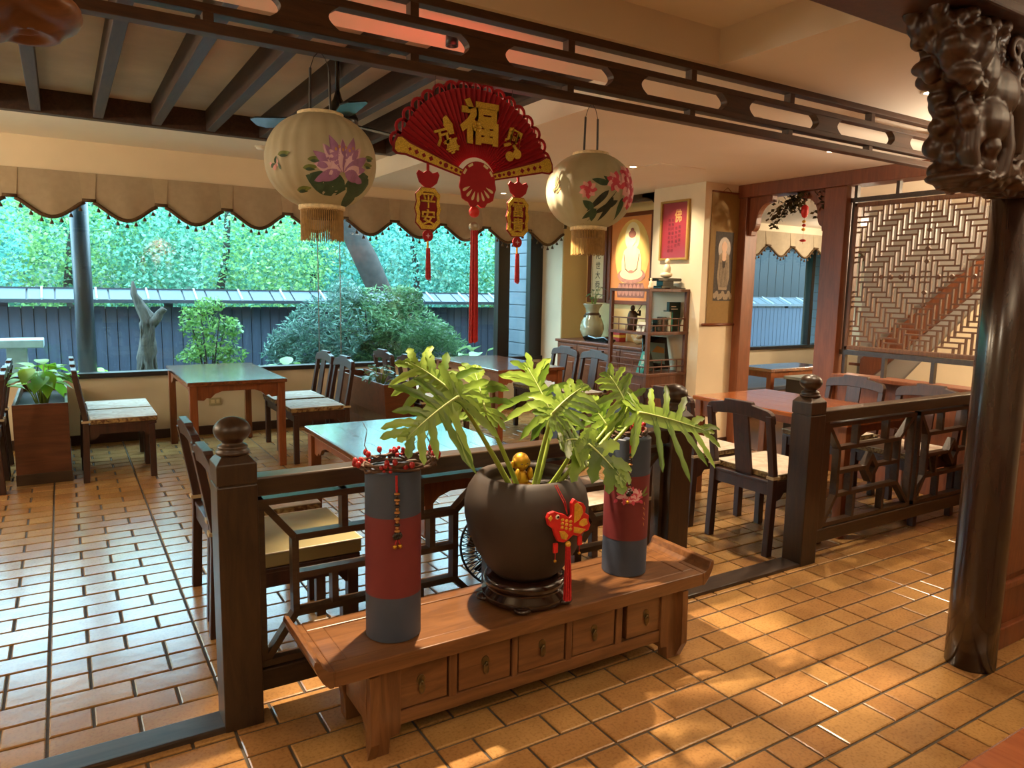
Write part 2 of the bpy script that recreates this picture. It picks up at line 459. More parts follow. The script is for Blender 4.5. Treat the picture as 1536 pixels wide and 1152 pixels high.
def tilemat():
    m, nt, b = _new('floor_tile')
    g = nt.nodes.new('ShaderNodeNewGeometry'); oi = nt.nodes.new('ShaderNodeObjectInfo')
    a = nt.nodes.new('ShaderNodeMath'); a.operation = 'ADD'
    fr = nt.nodes.new('ShaderNodeMath'); fr.operation = 'FRACT'
    nt.links.new(g.outputs['Random Per Island'], a.inputs[0]); nt.links.new(oi.outputs['Random'], a.inputs[1]); nt.links.new(a.outputs[0], fr.inputs[0])
    r = nt.nodes.new('ShaderNodeValToRGB'); e = r.color_ramp.elements
    e[0].position = 0.0; e[0].color = hexc('#a47a49'); e[1].position = 1.0; e[1].color = hexc('#b48850')
    for p, c in ((0.25, '#b0824e'), (0.5, '#a67848'), (0.75, '#b68b54')):
        q = e.new(p); q.color = hexc(c)
    n = nt.nodes.new('ShaderNodeTexNoise'); n.inputs['Scale'].default_value = 5; n.inputs['Detail'].default_value = 6
    nt.links.new(g.outputs['Position'], n.inputs['Vector'])
    r2 = nt.nodes.new('ShaderNodeValToRGB'); e = r2.color_ramp.elements
    e[0].position = 0.3; e[0].color = (0.72, 0.70, 0.68, 1); e[1].position = 0.65; e[1].color = (1, 1, 1, 1)
    mx = nt.nodes.new('ShaderNodeMixRGB'); mx.blend_type = 'MULTIPLY'; mx.inputs[0].default_value = 1
    nt.links.new(fr.outputs[0], r.inputs['Fac']); nt.links.new(n.outputs['Fac'], r2.inputs['Fac'])
    n3 = nt.nodes.new('ShaderNodeTexNoise'); n3.inputs['Scale'].default_value = 90; n3.inputs['Detail'].default_value = 3
    r3 = nt.nodes.new('ShaderNodeValToRGB'); e = r3.color_ramp.elements
    e[0].position = 0.30; e[0].color = (0.70, 0.66, 0.62, 1); e[1].position = 0.52; e[1].color = (1, 1, 1, 1)
    mx3 = nt.nodes.new('ShaderNodeMixRGB'); mx3.blend_type = 'MULTIPLY'; mx3.inputs[0].default_value = 0.8
    nt.links.new(g.outputs['Position'], n3.inputs['Vector']); nt.links.new(n3.outputs['Fac'], r3.inputs['Fac'])
    nt.links.new(r.outputs['Color'], mx.inputs[1]); nt.links.new(r2.outputs['Color'], mx.inputs[2])
    nt.links.new(mx.outputs['Color'], mx3.inputs[1]); nt.links.new(r3.outputs['Color'], mx3.inputs[2]); nt.links.new(mx3.outputs['Color'], b.inputs['Base Color'])
    b.inputs['Roughness'].default_value = 0.21
    b.inputs['Specular IOR Level'].default_value = 0.55
    n2 = nt.nodes.new('ShaderNodeTexNoise'); n2.inputs['Scale'].default_value = 14; n2.inputs['Detail'].default_value = 4
    nt.links.new(g.outputs['Position'], n2.inputs['Vector'])
    bp = nt.nodes.new('ShaderNodeBump'); bp.inputs['Strength'].default_value = 0.10; bp.inputs['Distance'].default_value = 0.01
    nt.links.new(n2.outputs['Fac'], bp.inputs['Height']); nt.links.new(bp.outputs['Normal'], b.inputs['Normal'])
tilemat()
def lanternmat(name, col):
    m, nt, b = _new(name)
    c = hexc(col)
    tc = nt.nodes.new('ShaderNodeTexCoord')
    n = nt.nodes.new('ShaderNodeTexNoise'); n.inputs['Scale'].default_value = 10; n.inputs['Detail'].default_value = 5
    r = nt.nodes.new('ShaderNodeValToRGB')
    r.color_ramp.elements[0].position = 0.3; r.color_ramp.elements[1].position = 0.7
    r.color_ramp.elements[0].color = (c[0] * .85, c[1] * .82, c[2] * .75, 1); r.color_ramp.elements[1].color = c
    nt.links.new(tc.outputs['Object'], n.inputs['Vector']); nt.links.new(n.outputs['Fac'], r.inputs['Fac']); nt.links.new(r.outputs['Color'], b.inputs['Base Color'])
    b.inputs['Roughness'].default_value = 0.6
    t = nt.nodes.new('ShaderNodeBsdfTranslucent'); nt.links.new(r.outputs['Color'], t.inputs['Color'])
    mx = nt.nodes.new('ShaderNodeMixShader'); mx.inputs[0].default_value = 0.35
    nt.links.new(b.outputs[0], mx.inputs[1]); nt.links.new(t.outputs[0], mx.inputs[2]); nt.links.new(mx.outputs[0], nt.nodes['Material Output'].inputs['Surface'])
lanternmat('lantern_silk', '#cdc8ae')
lanternmat('lantern_silk_grey', '#c4c0a6')
# ================================================================== SETTING
# ---- floor: grout bed + tiles of one module (0.1395 m), whole and half tiles
U = 0.1395
floor = BOX('floor', (-3.0, -3.2, -0.12), (6.0, 7.95, -0.007), 'grout'); struct(floor, 'ochre terracotta tile floor with grey joints')
def tile_mesh(nx, name, hy=U):
    w = nx * U - 0.010; h = hy - 0.010; e = 0.004
    g = G().add([(-w/2, -h/2, -0.012), (w/2, -h/2, -0.012), (w/2, h/2, -0.012), (-w/2, h/2, -0.012),
                 (-w/2, -h/2, -0.003), (w/2, -h/2, -0.003), (w/2, h/2, -0.003), (-w/2, h/2, -0.003),
                 (-w/2+e, -h/2+e, 0), (w/2-e, -h/2+e, 0), (w/2-e, h/2-e, 0), (-w/2+e, h/2-e, 0)],
                [(0, 1, 5, 4), (1, 2, 6, 5), (2, 3, 7, 6), (3, 0, 4, 7), (4, 5, 9, 8), (5, 6, 10, 9), (6, 7, 11, 10), (7, 4, 8, 11), (8, 9, 10, 11)])
    return g
rows = []
y = 1.348
k = 0
while y - U > -1.2:
    y -= U; k -= 1
while y < 2.46:
    rows.append((y, U, k % 2 == 0)); y += U; k += 1
ys = rows[-1][0] + U
gap = (2.766 - ys) / 2
rows.append((ys, gap, True)); rows.append((ys + gap, gap, False))
for j in range(0, 37):
    rows.append((2.766 + 0.1392 * j, 0.1392, j in (0, 2) or (j > 2 and j % 2 == 1)))
tiles = []
for (y0, h, half_first) in rows:
    if y0 + h > 7.93: break
    x = 0.437 - 0.558 * 6
    while x < 5.8:
        seq = ((0, 1), (1, 2), (3, 1)) if half_first else ((0, 2), (2, 2))
        for s0, n in seq:
            tiles.append((x + s0 * U + n * U / 2, y0 + h / 2, n, h))
        x += 0.558
inv = cam.matrix_world.inverted()
def px_area(t):
    x, yy, n, h = t
    pts = []
    for sx, sy in ((-1, -1), (1, -1), (1, 1), (-1, 1)):
        p = inv @ Vector((x + sx * n * U / 2, yy + sy * h / 2, 0))
        if p.z > -0.3: return 0
        pts.append((768 + FPX * p.x / -p.z, 576 - FPX * p.y / -p.z))
    cx = sum(p[0] for p in pts) / 4; cy = sum(p[1] for p in pts) / 4
    if not (-20 < cx < 1556 and 0 < cy < 1172): return 0
    return abs(sum(pts[i][0] * pts[(i + 1) % 4][1] - pts[(i + 1) % 4][0] * pts[i][1] for i in range(4))) / 2
ranked = sorted(tiles, key=px_area, reverse=True)
tm = {}
for n in (1, 2):
    me = tile_mesh(n, 'tile').mesh('tile'); me.materials.append(MATS['floor_tile']); tm[n] = me
for x, yy, n, h in ranked[:300]:
    o = bpy.data.objects.new('tile', tm[n]); COL.objects.link(o); o.parent = floor
    o.location = (x, yy, random.uniform(-0.0008, 0.0008)); o.scale = (1, h / U, 1)
rest = G()
for x, yy, n, h in ranked[300:]:
    if x < -2.9 or x > 5.75: continue
    tg = tile_mesh(n, 'tile', h)
    rest.add([(p[0] + x, p[1] + yy, p[2]) for p in tg.v], tg.f)
tag(rest.obj('tile_field', 'floor_tile', floor), kind='stuff')

# ---- threshold boards on the floor, in line with the railing
struct(BOX('trim_1', (-2.9, 2.495, -0.01), (0.41, 2.615, 0.022), 'threshold_wood', bevel=0.006), 'dark threshold board running to the ball-topped post by the bench')
struct(BOX('trim_2', (2.60, 2.495, -0.01), (3.52, 2.625, 0.018), 'threshold_wood', bevel=0.006), 'dark threshold board in the gap between the two railings')

# ---- back wall, window
wb = BOX('wall_back', (-3.1, 7.92, -0.12), (12.0, 8.06, 0.64), 'wall_cream'); struct(wb)
struct(BOX('trim_3', (-3.0, 7.38, 2.30), (5.30, 7.50, 3.0), 'wall_cream'), 'cream bulkhead above the scalloped valance')
struct(BOX('trim_4', (-3.0, 7.50, 2.30), (5.4, 8.06, 2.42), 'wall_cream'), 'underside of the window head')
struct(BOX('baseboard_back', (-3.0, 7.895, 0.0), (5.38, 7.92, 0.09), 'skirting'))
def window(name, xs, x0, x1, label, ztop=2.34):
    w = thing(name, label, None, ((x0 + x1) / 2, 7.96, 0.64)); w['kind'] = 'structure'
    g = lambda a, b, n='frame_bar', m='black_frame': BOX(n, a, b, m, w, world=True, bevel=0.004)
    g((x0, 7.88, 0.635), (x1, 8.02, 0.682), 'window_sill')
    g((x0, 7.93, ztop - 0.05), (x1, 8.0, ztop), 'frame_bar')
    for a, b in xs[0]:
        g((a, 7.915, 0.68), (b, 8.02, ztop), 'mullion')
    for a, b in xs[1]:
        BOX('pane', (a, 7.965, 0.68), (b, 7.972, ztop), 'window_glass', w, world=True)
    return w
w1 = window('window_1', ([(4.69, 4.86), (5.17, 5.38)], [(-3.0, -1.2), (-1.196, 2.41), (2.414, 4.70), (4.85, 5.18)]), -3.0, 5.38, 'wide picture window above the cream sill wall', 2.34)
for xj in (2.412, 2.66):
    BOX('glass_joint', (xj - 0.004, 7.955, 0.68), (xj + 0.004, 7.964, 2.3), 'silver', w1, world=True)
pst = thing('steel_post', 'round dark steel post just outside the picture window', 'post', (0.185, 8.26, 0.2))
G().lathe([(0.082, 0), (0.082, 2.6)], n=24).obj('shaft', 'steel_dark', pst, smooth=True)
G().lathe([(0.12, 0), (0.12, 0.03)], n=24).obj('base_plate', 'steel_dark', pst)
so = thing('wall_socket', 'small double wall socket under the window table', 'socket', (1.30, 7.918, 0.30))
BOX('plate', (-0.06, -0.012, 0), (0.06, 0.0, 0.075), 'socket_plate', so, bevel=0.003)
for sx in (-0.025, 0.025):
    BOX('outlet', (sx - 0.017, -0.016, 0.02), (sx + 0.017, -0.010, 0.056), 'paper_cream', so, bevel=0.002)

# ---- ceilings
struct(BOX('ceiling', (2.62, -3.2, 2.58), (12.0, 7.40, 3.05), 'ceiling_paint'), 'lower pinkish cream ceiling')
struct(BOX('ceiling_near', (-3.1, -3.2, 2.74), (2.62, 2.47, 3.05), 'ceiling_paint'))
struct(BOX('trim_5', (-3.1, 2.47, 2.58), (2.62, 2.98, 3.05), 'ceiling_paint'), 'cream ceiling beam above the hanging frieze')
struct(BOX('ceiling_window_side', (-3.1, 6.37, 2.735), (2.62, 7.40, 3.05), 'ceiling_paint'))
cof = BOX('ceiling_coffer', (-3.1, 2.98, 2.89), (2.62, 6.37, 3.05), 'coffer_paint'); struct(cof, 'stained coffer panel behind the dark ceiling beams')
for i, bx in enumerate((-0.86, -0.47, -0.085, 0.30, 0.685, 1.07, 1.475, 1.87, 2.27)):
    BOX('ceiling_beam', (bx - 0.033, 2.98, 2.735), (bx + 0.033, 6.30, 2.90), 'beam_wood', cof, bevel=0.004)
BOX('coffer_border', (-3.0, 6.29, 2.725), (2.62, 6.372, 2.90), 'beam_wood', cof, bevel=0.004)
BOX('coffer_border', (2.535, 2.98, 2.725), (2.622, 6.29, 2.90), 'beam_wood', cof, bevel=0.004)
# access hatch lines in the lower ceiling
hat = struct(BOX('trim_6', (4.17, 4.50, 2.574), (4.68, 4.98, 2.5805), 'ceiling_paint', bevel=0.003), 'square access hatch in the lower ceiling')
# slab over everything, so that daylight only comes through the windows
struct(BOX('ceiling_roof_slab', (-3.3, -3.4, 3.05), (12.2, 8.15, 3.2), 'white_paint'))
struct(BOX('wall_lintel', (-3.3, 8.0, 2.33), (12.2, 8.15, 3.05), 'white_paint'))
# ---- walls that close the place (left, behind the viewer, near right)
struct(BOX('wall_left', (-3.15, -3.3, -0.1), (-3.0, 8.1, 3.05), 'wall_cream'))
struct(BOX('wall_front', (-3.1, -3.35, -0.1), (6.1, -3.2, 3.05), 'wall_cream'))
struct(BOX('wall_near_right', (5.86, -3.3, -0.1), (6.0, 1.45, 3.05), 'wall_cream'))

# ---- right side: pier, niche, pillar, door wall
struct(BOX('wall_pier', (5.36, 7.48, 0), (5.86, 8.1, 2.6), 'wall_cream'))
struct(BOX('wall_niche', (5.74, 5.6, 0), (5.86, 7.5, 2.6), 'wall_yellow'))
struct(BOX('wall_niche_end', (5.37, 7.472, 0), (5.80, 7.482, 2.6), 'wall_yellow'))
struct(BOX('wall_pillar', (5.20, 4.98, 0), (5.80, 5.68, 2.6), 'wall_cream'), 'cream pillar with the hanging scroll')
struct(BOX('baseboard_pillar', (5.19, 4.965, 0), (5.68, 4.98, 0.10), 'skirting'))
# niche top: dark shaped boards
def spandrel(pts, x0, d, name, label, m='dark_wood'):
    return struct(G().prism(pts, d, YZ(x0)).obj(name, m, bevel=0.004), label)
def curve_sp(y0, dy, ztop, h, w):
    """bracket outline: straight along the post and the beam, wavy inside"""
    p = [(y0, ztop), (y0 + dy * w, ztop), (y0 + dy * w, ztop - h * 0.16)]
    for i in range(9):
        a = math.pi / 2 * i / 8
        p.append((y0 + dy * (w * 0.92 - w * 0.58 * math.sin(a)), ztop - h * 0.16 - h * 0.46 * (1 - math.cos(a))))
    for i in range(7):
        a = math.pi / 2 * i / 6
        p.append((y0 + dy * (w * 0.34 - w * 0.18 * (1 - math.cos(a))), ztop - h * 0.62 - h * 0.26 * math.sin(a)))
    p += [(y0 + dy * w * 0.14, ztop - h), (y0, ztop - h)]
    return p
spandrel(curve_sp(7.47, -1, 2.58, 0.28, 0.26), 5.33, 0.05, 'trim_7', 'dark shaped corner board of the niche beside the window')
spandrel(curve_sp(5.68, 1, 2.58, 0.30, 0.34), 5.33, 0.05, 'trim_8', 'dark shaped corner board of the niche beside the pillar')
struct(BOX('trim_9', (5.33, 5.68, 2.50), (5.38, 7.47, 2.58), 'dark_wood'), 'dark head board over the picture niche')

# doorway in the right-hand wall
dr = thing('door_1', 'red brown timber doorway with shaped corner brackets', None, (5.74, 4.46, 0)); dr['kind'] = 'structure'
BOX('door_post', (5.66, 4.88, 0), (5.83, 4.98, 2.46), 'red_wood', dr, world=True, bevel=0.005)
BOX('door_post', (5.66, 3.83, 0), (5.83, 4.04, 2.46), 'red_wood', dr, world=True, bevel=0.005)
BOX('door_head', (5.64, 1.6, 2.46), (5.85, 4.98, 2.58), 'red_wood', dr, world=True, bevel=0.005)
G().prism(curve_sp(4.88, -1, 2.46, 0.36, 0.26), 0.07, YZ(5.70)).obj('corner_bracket', 'red_wood', dr, world=True, bevel=0.004)
G().prism(curve_sp(4.04, 1, 2.46, 0.36, 0.26), 0.07, YZ(5.70)).obj('corner_bracket', 'red_wood', dr, world=True, bevel=0.004)
# low timber wall and light framing around the lattice screen
lw = BOX('wall_right', (5.70, 1.6, 0), (5.80, 3.83, 0.84), 'red_wood', bevel=0.004); struct(lw, 'low red brown timber wall under the lattice screen')
BOX('ledge', (5.63, 1.6, 0.84), (5.84, 3.83, 0.875), 'red_wood', lw, bevel=0.005)
for yy in (3.79, 3.43, 3.03, 2.62, 2.2):
    BOX('strut', (5.725, yy - 0.014, 0.875), (5.765, yy + 0.014, 1.045), 'dark_wood_upright', lw)
    BOX('strut', (5.725, yy - 0.014, 2.36), (5.765, yy + 0.014, 2.47), 'dark_wood_upright', lw)
BOX('rail', (5.72, 1.6, 1.04), (5.77, 3.83, 1.08), 'dark_wood', lw)
BOX('rail', (5.72, 1.6, 2.325), (5.77, 3.83, 2.36), 'dark_wood', lw)
BOX('strut', (5.725, 3.79, 1.08), (5.765, 3.815, 2.33), 'dark_wood_upright', lw)
# panelled timber wall beside the column
pw = BOX('wall_panelled', (3.305, 1.45, 0), (6.0, 1.58, 2.58), 'red_wood', bevel=0.003); struct(pw, 'panelled timber wall beside the round column')
BOX('plinth', (3.305, 1.42, 0), (6.0, 1.45, 0.10), 'red_wood', pw, bevel=0.006)
for px0, px1 in ((3.42, 4.2), (4.32, 5.1)):
    for z0, z1 in ((0.27, 0.93), (1.05, 2.2)):
        G().ring([(px0, z0), (px1, z0), (px1, z1), (px0, z1)], [(px0 + .035, z0 + .035), (px1 - .035, z0 + .035), (px1 - .035, z1 - .035), (px0 + .035, z1 - .035)], 0.022, XZ(1.45, -1)).obj('panel_moulding', 'red_wood', pw, bevel=0.006)
        BOX('panel', (px0 + .06, 1.44, z0 + .06), (px1 - .06, 1.45, z1 - .06), 'red_wood', pw, bevel=0.006)

# ---- the room beyond the doorway
struct(BOX('floor_side_room', (5.80, 1.6, -0.1), (12.0, 7.92, 0.0), 'plank_floor'))
struct(BOX('wall_side_room_end', (11.9, 1.6, 0), (12.0, 8.0, 3.0), 'wall_cream'))
struct(BOX('wall_side_room_stair', (9.00, 1.6, 0), (9.12, 5.75, 2.6), 'grey_paint'))
struct(BOX('wall_side_room_near', (5.8, 1.45, 0), (12.0, 1.6, 3.0), 'wall_cream'))
struct(BOX('trim_10', (5.86, 7.36, 2.30), (12.0, 7.46, 2.75), 'wall_cream'))
struct(BOX('trim_11', (5.86, 7.46, 2.30), (12.0, 8.06, 2.42), 'wall_cream'))
window('window_2', ([(8.2, 8.3), (10.9, 10.98)], [(5.9, 8.2), (8.3, 10.9), (10.98, 11.9)]), 5.9, 11.9, 'window of the room beyond the doorway', 2.34)
st = thing('staircase', 'red brown staircase seen through the lattice screen', 'stairs', (8.9, 5.0, 0))
G().prism([(5.62, 0.35), (5.62, 0.72), (4.02, 2.22), (3.6, 2.22), (3.6, 2.0), (3.9, 2.0)], 0.06, YZ(8.86)).obj('stringer', 'red_wood', st, world=True)
for i in range(9):
    BOX('tread', (8.92, 5.6 - i * 0.18, 0.62 + i * 0.165), (8.998, 5.6 - i * 0.18 + 0.22, 0.655 + i * 0.165), 'red_wood', st, world=True)
G().prism([(5.45, 0.0), (3.85, 1.95), (2.2, 1.95), (2.2, 0.0)], 0.05, YZ(8.87)).obj('under_stair_wall', 'wall_cream', st, world=True)
bulb('side_room_lamp', (7.6, 2.7, 2.25), 110, (1.0, 0.8, 0.55), 0.1)
bulb('side_room_lamp', (9.9, 6.3, 2.3), 35, (1.0, 0.85, 0.65), 0.1)
def side_table(loc, w, d, h, label):
    t = thing('low_table', label, 'table', loc)
    BOX('table_top', (-w/2, -d/2, h - 0.035), (w/2, d/2, h), 'table_wood', t, bevel=0.005)
    for sx in (-1, 1):
        for sy in (-1, 1):
            BOX('leg', (sx * (w/2 - .03) - .028, sy * (d/2 - .03) - .028, 0), (sx * (w/2 - .03) + .028, sy * (d/2 - .03) + .028, h - .035), 'table_leg_wood', t)
    BOX('apron', (-w/2 + .04, -d/2 + .03, h - 0.10), (w/2 - .04, -d/2 + .05, h - .035), 'table_leg_wood', t)
    BOX('apron', (-w/2 + .03, -d/2 + .04, h - 0.10), (-w/2 + .05, d/2 - .04, h - .035), 'table_leg_wood', t)
    return t
side_table((6.85, 5.25, 0), 0.95, 0.42, 0.75, 'brown table standing beyond the doorway in front of the side window')
sb = thing('stand_box', 'pale topped dark box cabinet beyond the doorway', 'cabinet', (6.75, 4.72, 0))
BOX('body', (-0.28, -0.2, 0), (0.28, 0.2, 0.66), 'black_frame', sb); BOX('top_board', (-0.3, -0.22, 0.66), (0.3, 0.22, 0.69), 'stone_slab', sb, bevel=0.004)
pf = thing('seat_platform', 'low platform with dark grey mats in the room beyond the doorway', 'platform', (7.6, 6.6, 0))
BOX('deck', (-1.4, -0.6, 0), (2.8, 1.25, 0.30), 'plank_floor', pf); BOX('mat', (-1.2, -0.5, 0.30), (1.0, 0.6, 0.36), 'slate_blue', pf, bevel=0.015)

# ---- exterior
gr = struct(BOX('ground', (-14, 8.06, -0.3), (26, 40, 0.22), 'garden_soil'))
hill = G()
NX, NY = 30, 16
hv = []
for j in range(NY + 1):
    for i in range(NX + 1):
        x = -16 + 46 * i / NX; yy = 13.5 + 22 * j / NY
        hv.append((x, yy, 0.2 + max(0, j / NY) ** 0.9 * 5 + 0.5 * noise.noise((x * 0.4, yy * 0.4, 0))))
hill.add(hv, [(j * (NX + 1) + i, j * (NX + 1) + i + 1, (j + 1) * (NX + 1) + i + 1, (j + 1) * (NX + 1) + i) for j in range(NY) for i in range(NX)])
struct(hill.obj('terrain_hillside', 'hill_green', smooth=True))
struct(BOX('ceiling_eave', (6.4, 8.15, 2.40), (17, 9.7, 2.50), 'beam_wood'), 'dark eave outside the side window')  # added out of sight to darken the view through the side window
wr = BOX('wall_outer_tiled', (12.05, 8.16, 0.1), (12.3, 8.9, 2.4), 'grout'); struct(wr, 'grey square-tiled outer wall beyond the side window')
for a in range(5):
    for b in range(14):
        BOX('wall_tile', (12.04, 8.07 + a * 0.16, 0.15 + b * 0.16), (12.052, 8.07 + a * 0.16 + 0.148, 0.15 + b * 0.16 + 0.148), 'outer_tile', wr)
wo = BOX('wall_outer_return', (5.55, 8.06, 0.1), (5.75, 9.3, 3.2), 'outer_tile'); struct(wo, 'grey tiled outer wall beside the window')
for k in range(16):
    BOX('tile_course', (5.535, 8.07, 0.25 + k * 0.18), (5.55, 9.3, 0.25 + k * 0.18 + 0.165), 'outer_tile', wo, bevel=0.003)
# ================================================================== FIXED JOINERY
# ---- hanging frieze: four rails, short struts, blocks with concave ends
fz = thing('hanging_frieze', 'long brown fretwork frieze hanging under the ceiling beam', 'frieze', (2.0, 2.52, 2.33))
for z0, z1 in ((2.550, 2.582), (2.477, 2.503), (2.375, 2.401), (2.315, 2.350)):
    BOX('rail', (-2.9, 2.495, z0), (5.66, 2.545, z1), 'frieze_wood', fz, world=True, bevel=0.003)
k = -6
while 1.12 + 0.69 * k < 5.6:
    xs = 1.12 + 0.69 * k
    if xs > -2.8:
        for z0, z1 in ((2.503, 2.550), (2.350, 2.375)):
            BOX('strut', (xs - 0.016, 2.50, z0), (xs + 0.016, 2.54, z1), 'frieze_wood', fz, world=True)
        xc = xs + 0.30; hw = 0.115; n = 8
        if xc < 5.5:
            L = [(xc - hw + 0.037 * math.sin(math.pi * i / n), 2.401 + 0.076 * i / n) for i in range(n + 1)]
            Rr = [(xc + hw - 0.037 * math.sin(math.pi * i / n), 2.477 - 0.076 * i / n) for i in range(n + 1)]
            G().prism(L + Rr, 0.04, XZ(2.50)).obj('block', 'frieze_wood', fz, world=True)
    k += 1

# ---- railings
def post_geo(t, x0, x1, y0, y1, m='dark_wood_upright', ztop=0.975):
    p = BOX('newel_post', (x0, y0, 0), (x1, y1, ztop - 0.10), m, t, world=True, bevel=0.004)
    cx, cy = (x0 + x1) / 2, (y0 + y1) / 2; h = (x1 - x0) / 2
    e = 0.022
    G().add([(x0, y0, ztop - .094), (x1, y0, ztop - .094), (x1, y1, ztop - .094), (x0, y1, ztop - .094),
             (x0, y0, ztop - .026), (x1, y0, ztop - .026), (x1, y1, ztop - .026), (x0, y1, ztop - .026),
             (x0 + e, y0 + e, ztop), (x1 - e, y0 + e, ztop), (x1 - e, y1 - e, ztop), (x0 + e, y1 - e, ztop)],
            [(0, 3, 2, 1), (0, 1, 5, 4), (1, 2, 6, 5), (2, 3, 7, 6), (3, 0, 4, 7), (4, 5, 9, 8), (5, 6, 10, 9), (6, 7, 11, 10), (7, 4, 8, 11), (8, 9, 10, 11)]).obj('cap_block', m, p, world=True, bevel=0.003)
    BOX('neck', (x0 + .006, y0 + .006, ztop - .101), (x1 - .006, y1 - .006, ztop - .093), m, p, world=True)
    prof = [(0.052, 0.0), (0.056, 0.006), (0.054, 0.013), (0.046, 0.018), (0.050, 0.024), (0.047, 0.030), (0.036, 0.036), (0.034, 0.040)]
    for i in range(1, 14):
        a = -1.15 + (math.pi / 2 + 1.15) * i / 13
        prof.append((0.061 * math.cos(a), 0.040 + 0.046 * (math.sin(a) - math.sin(-1.15))))
    G().lathe(prof, (cx, cy, ztop), 28).obj('finial', m, p, smooth=True, world=True)
    return p
def fret_panel(t, x0, x1, yc, mm='dark_wood'):
    """one framed fret panel: octagon ring, cross stubs, diamond; z 0.18 .. 0.80"""
    z0, z1 = 0.185, 0.805; w = 0.024; d = 0.045
    zc = (z0 + z1) / 2; xc = (x0 + x1) / 2; W = x1 - x0
    f = lambda g, n='fret_bar': g.obj(n, mm, t, world=True)
    B = lambda a, b: G().bar((a[0], yc, a[1]), (b[0], yc, b[1]), d if abs(a[1] - b[1]) < 1e-6 else d - .005, w, up=(0, 0, 1)) if abs(a[0] - b[0]) > 1e-6 else G().box((a[0] - w/2, yc - d/2 + .0012, a[1]), (a[0] + w/2, yc + d/2 - .0012, b[1]))
    for xx in (x0 + w/2, x1 - w/2): f(B((xx, z0), (xx, z1)))
    for zz in (z0 + w/2, z1 - w/2): f(B((x0, zz), (x1, zz)))
    xl, xr = x0 + 0.125 * W / 0.915, x1 - 0.185 * W / 0.915
    xr = x1 - 0.165 * W / 0.915
    zt, zb = 0.648, 0.362
    f(B((xl, zb), (xl, zt))); f(B((xr, zb), (xr, zt)))
    f(B((xl, zt), (xr, zt))); f(B((xl, zb), (xr, zb)))
    f(B((x0 + w, z1 - w), (xl, zt))); f(B((x1 - w, z1 - w), (xr, zt))); f(B((x0 + w, z0 + w), (xl, zb))); f(B((x1 - w, z0 + w), (xr, zb)))
    for xx in (xc - 0.16, xc + 0.15):
        f(B((xx, zt), (xx, z1))); f(B((xx, z0), (xx, zb)))
    f(B((xc + 0.20, zc), (xc + 0.20, zt))); f(B((xc - 0.20, zb), (xc - 0.20, zc)))
    f(B((xl, zc + 0.008), (xc - 0.05, zc + 0.008))); f(B((xc + 0.05, zc + 0.008), (xr, zc + 0.008)))
    o = [(xc - 0.075, zc), (xc, zc - 0.095), (xc + 0.075, zc), (xc, zc + 0.095)]; i_ = [(xc - 0.036, zc), (xc, zc - 0.048), (xc + 0.036, zc), (xc, zc + 0.048)]
    G().ring(o, i_, 0.05, XZ(yc - 0.025)).obj('diamond', mm, t, world=True)
def railing(name, label, xa, xb, posts, panels):
    t = thing(name, label, 'railing', ((xa + xb) / 2, 2.555, 0))
    for p in posts: post_geo(t, p[0], p[1], 2.49, 2.62)
    BOX('top_rail', (xa, 2.515, 0.822), (xb, 2.60, 0.890), 'dark_wood', t, world=True, bevel=0.006)
    BOX('bottom_rail', (xa, 2.525, 0.100), (xb, 2.59, 0.180), 'dark_wood', t, world=True, bevel=0.005)
    for a, b in panels: fret_panel(t, a, b, 2.557)
    return t
railing('railing', 'dark fretwork railing behind the long drawer bench', 0.53, 2.465, ((0.404, 0.535), (2.462, 2.598)), ((0.54, 1.49), (1.51, 2.46)))
railing('railing', 'dark fretwork railing in front of the polished table by the column', 3.64, 5.62, ((3.512, 3.645),), ((3.745, 4.665), (4.71, 5.60)))
BOX('panel_filler', (3.64, 2.53, 0.18), (3.745, 2.58, 0.82), 'dark_wood_upright', bpy.data.objects['railing.001'], world=True)

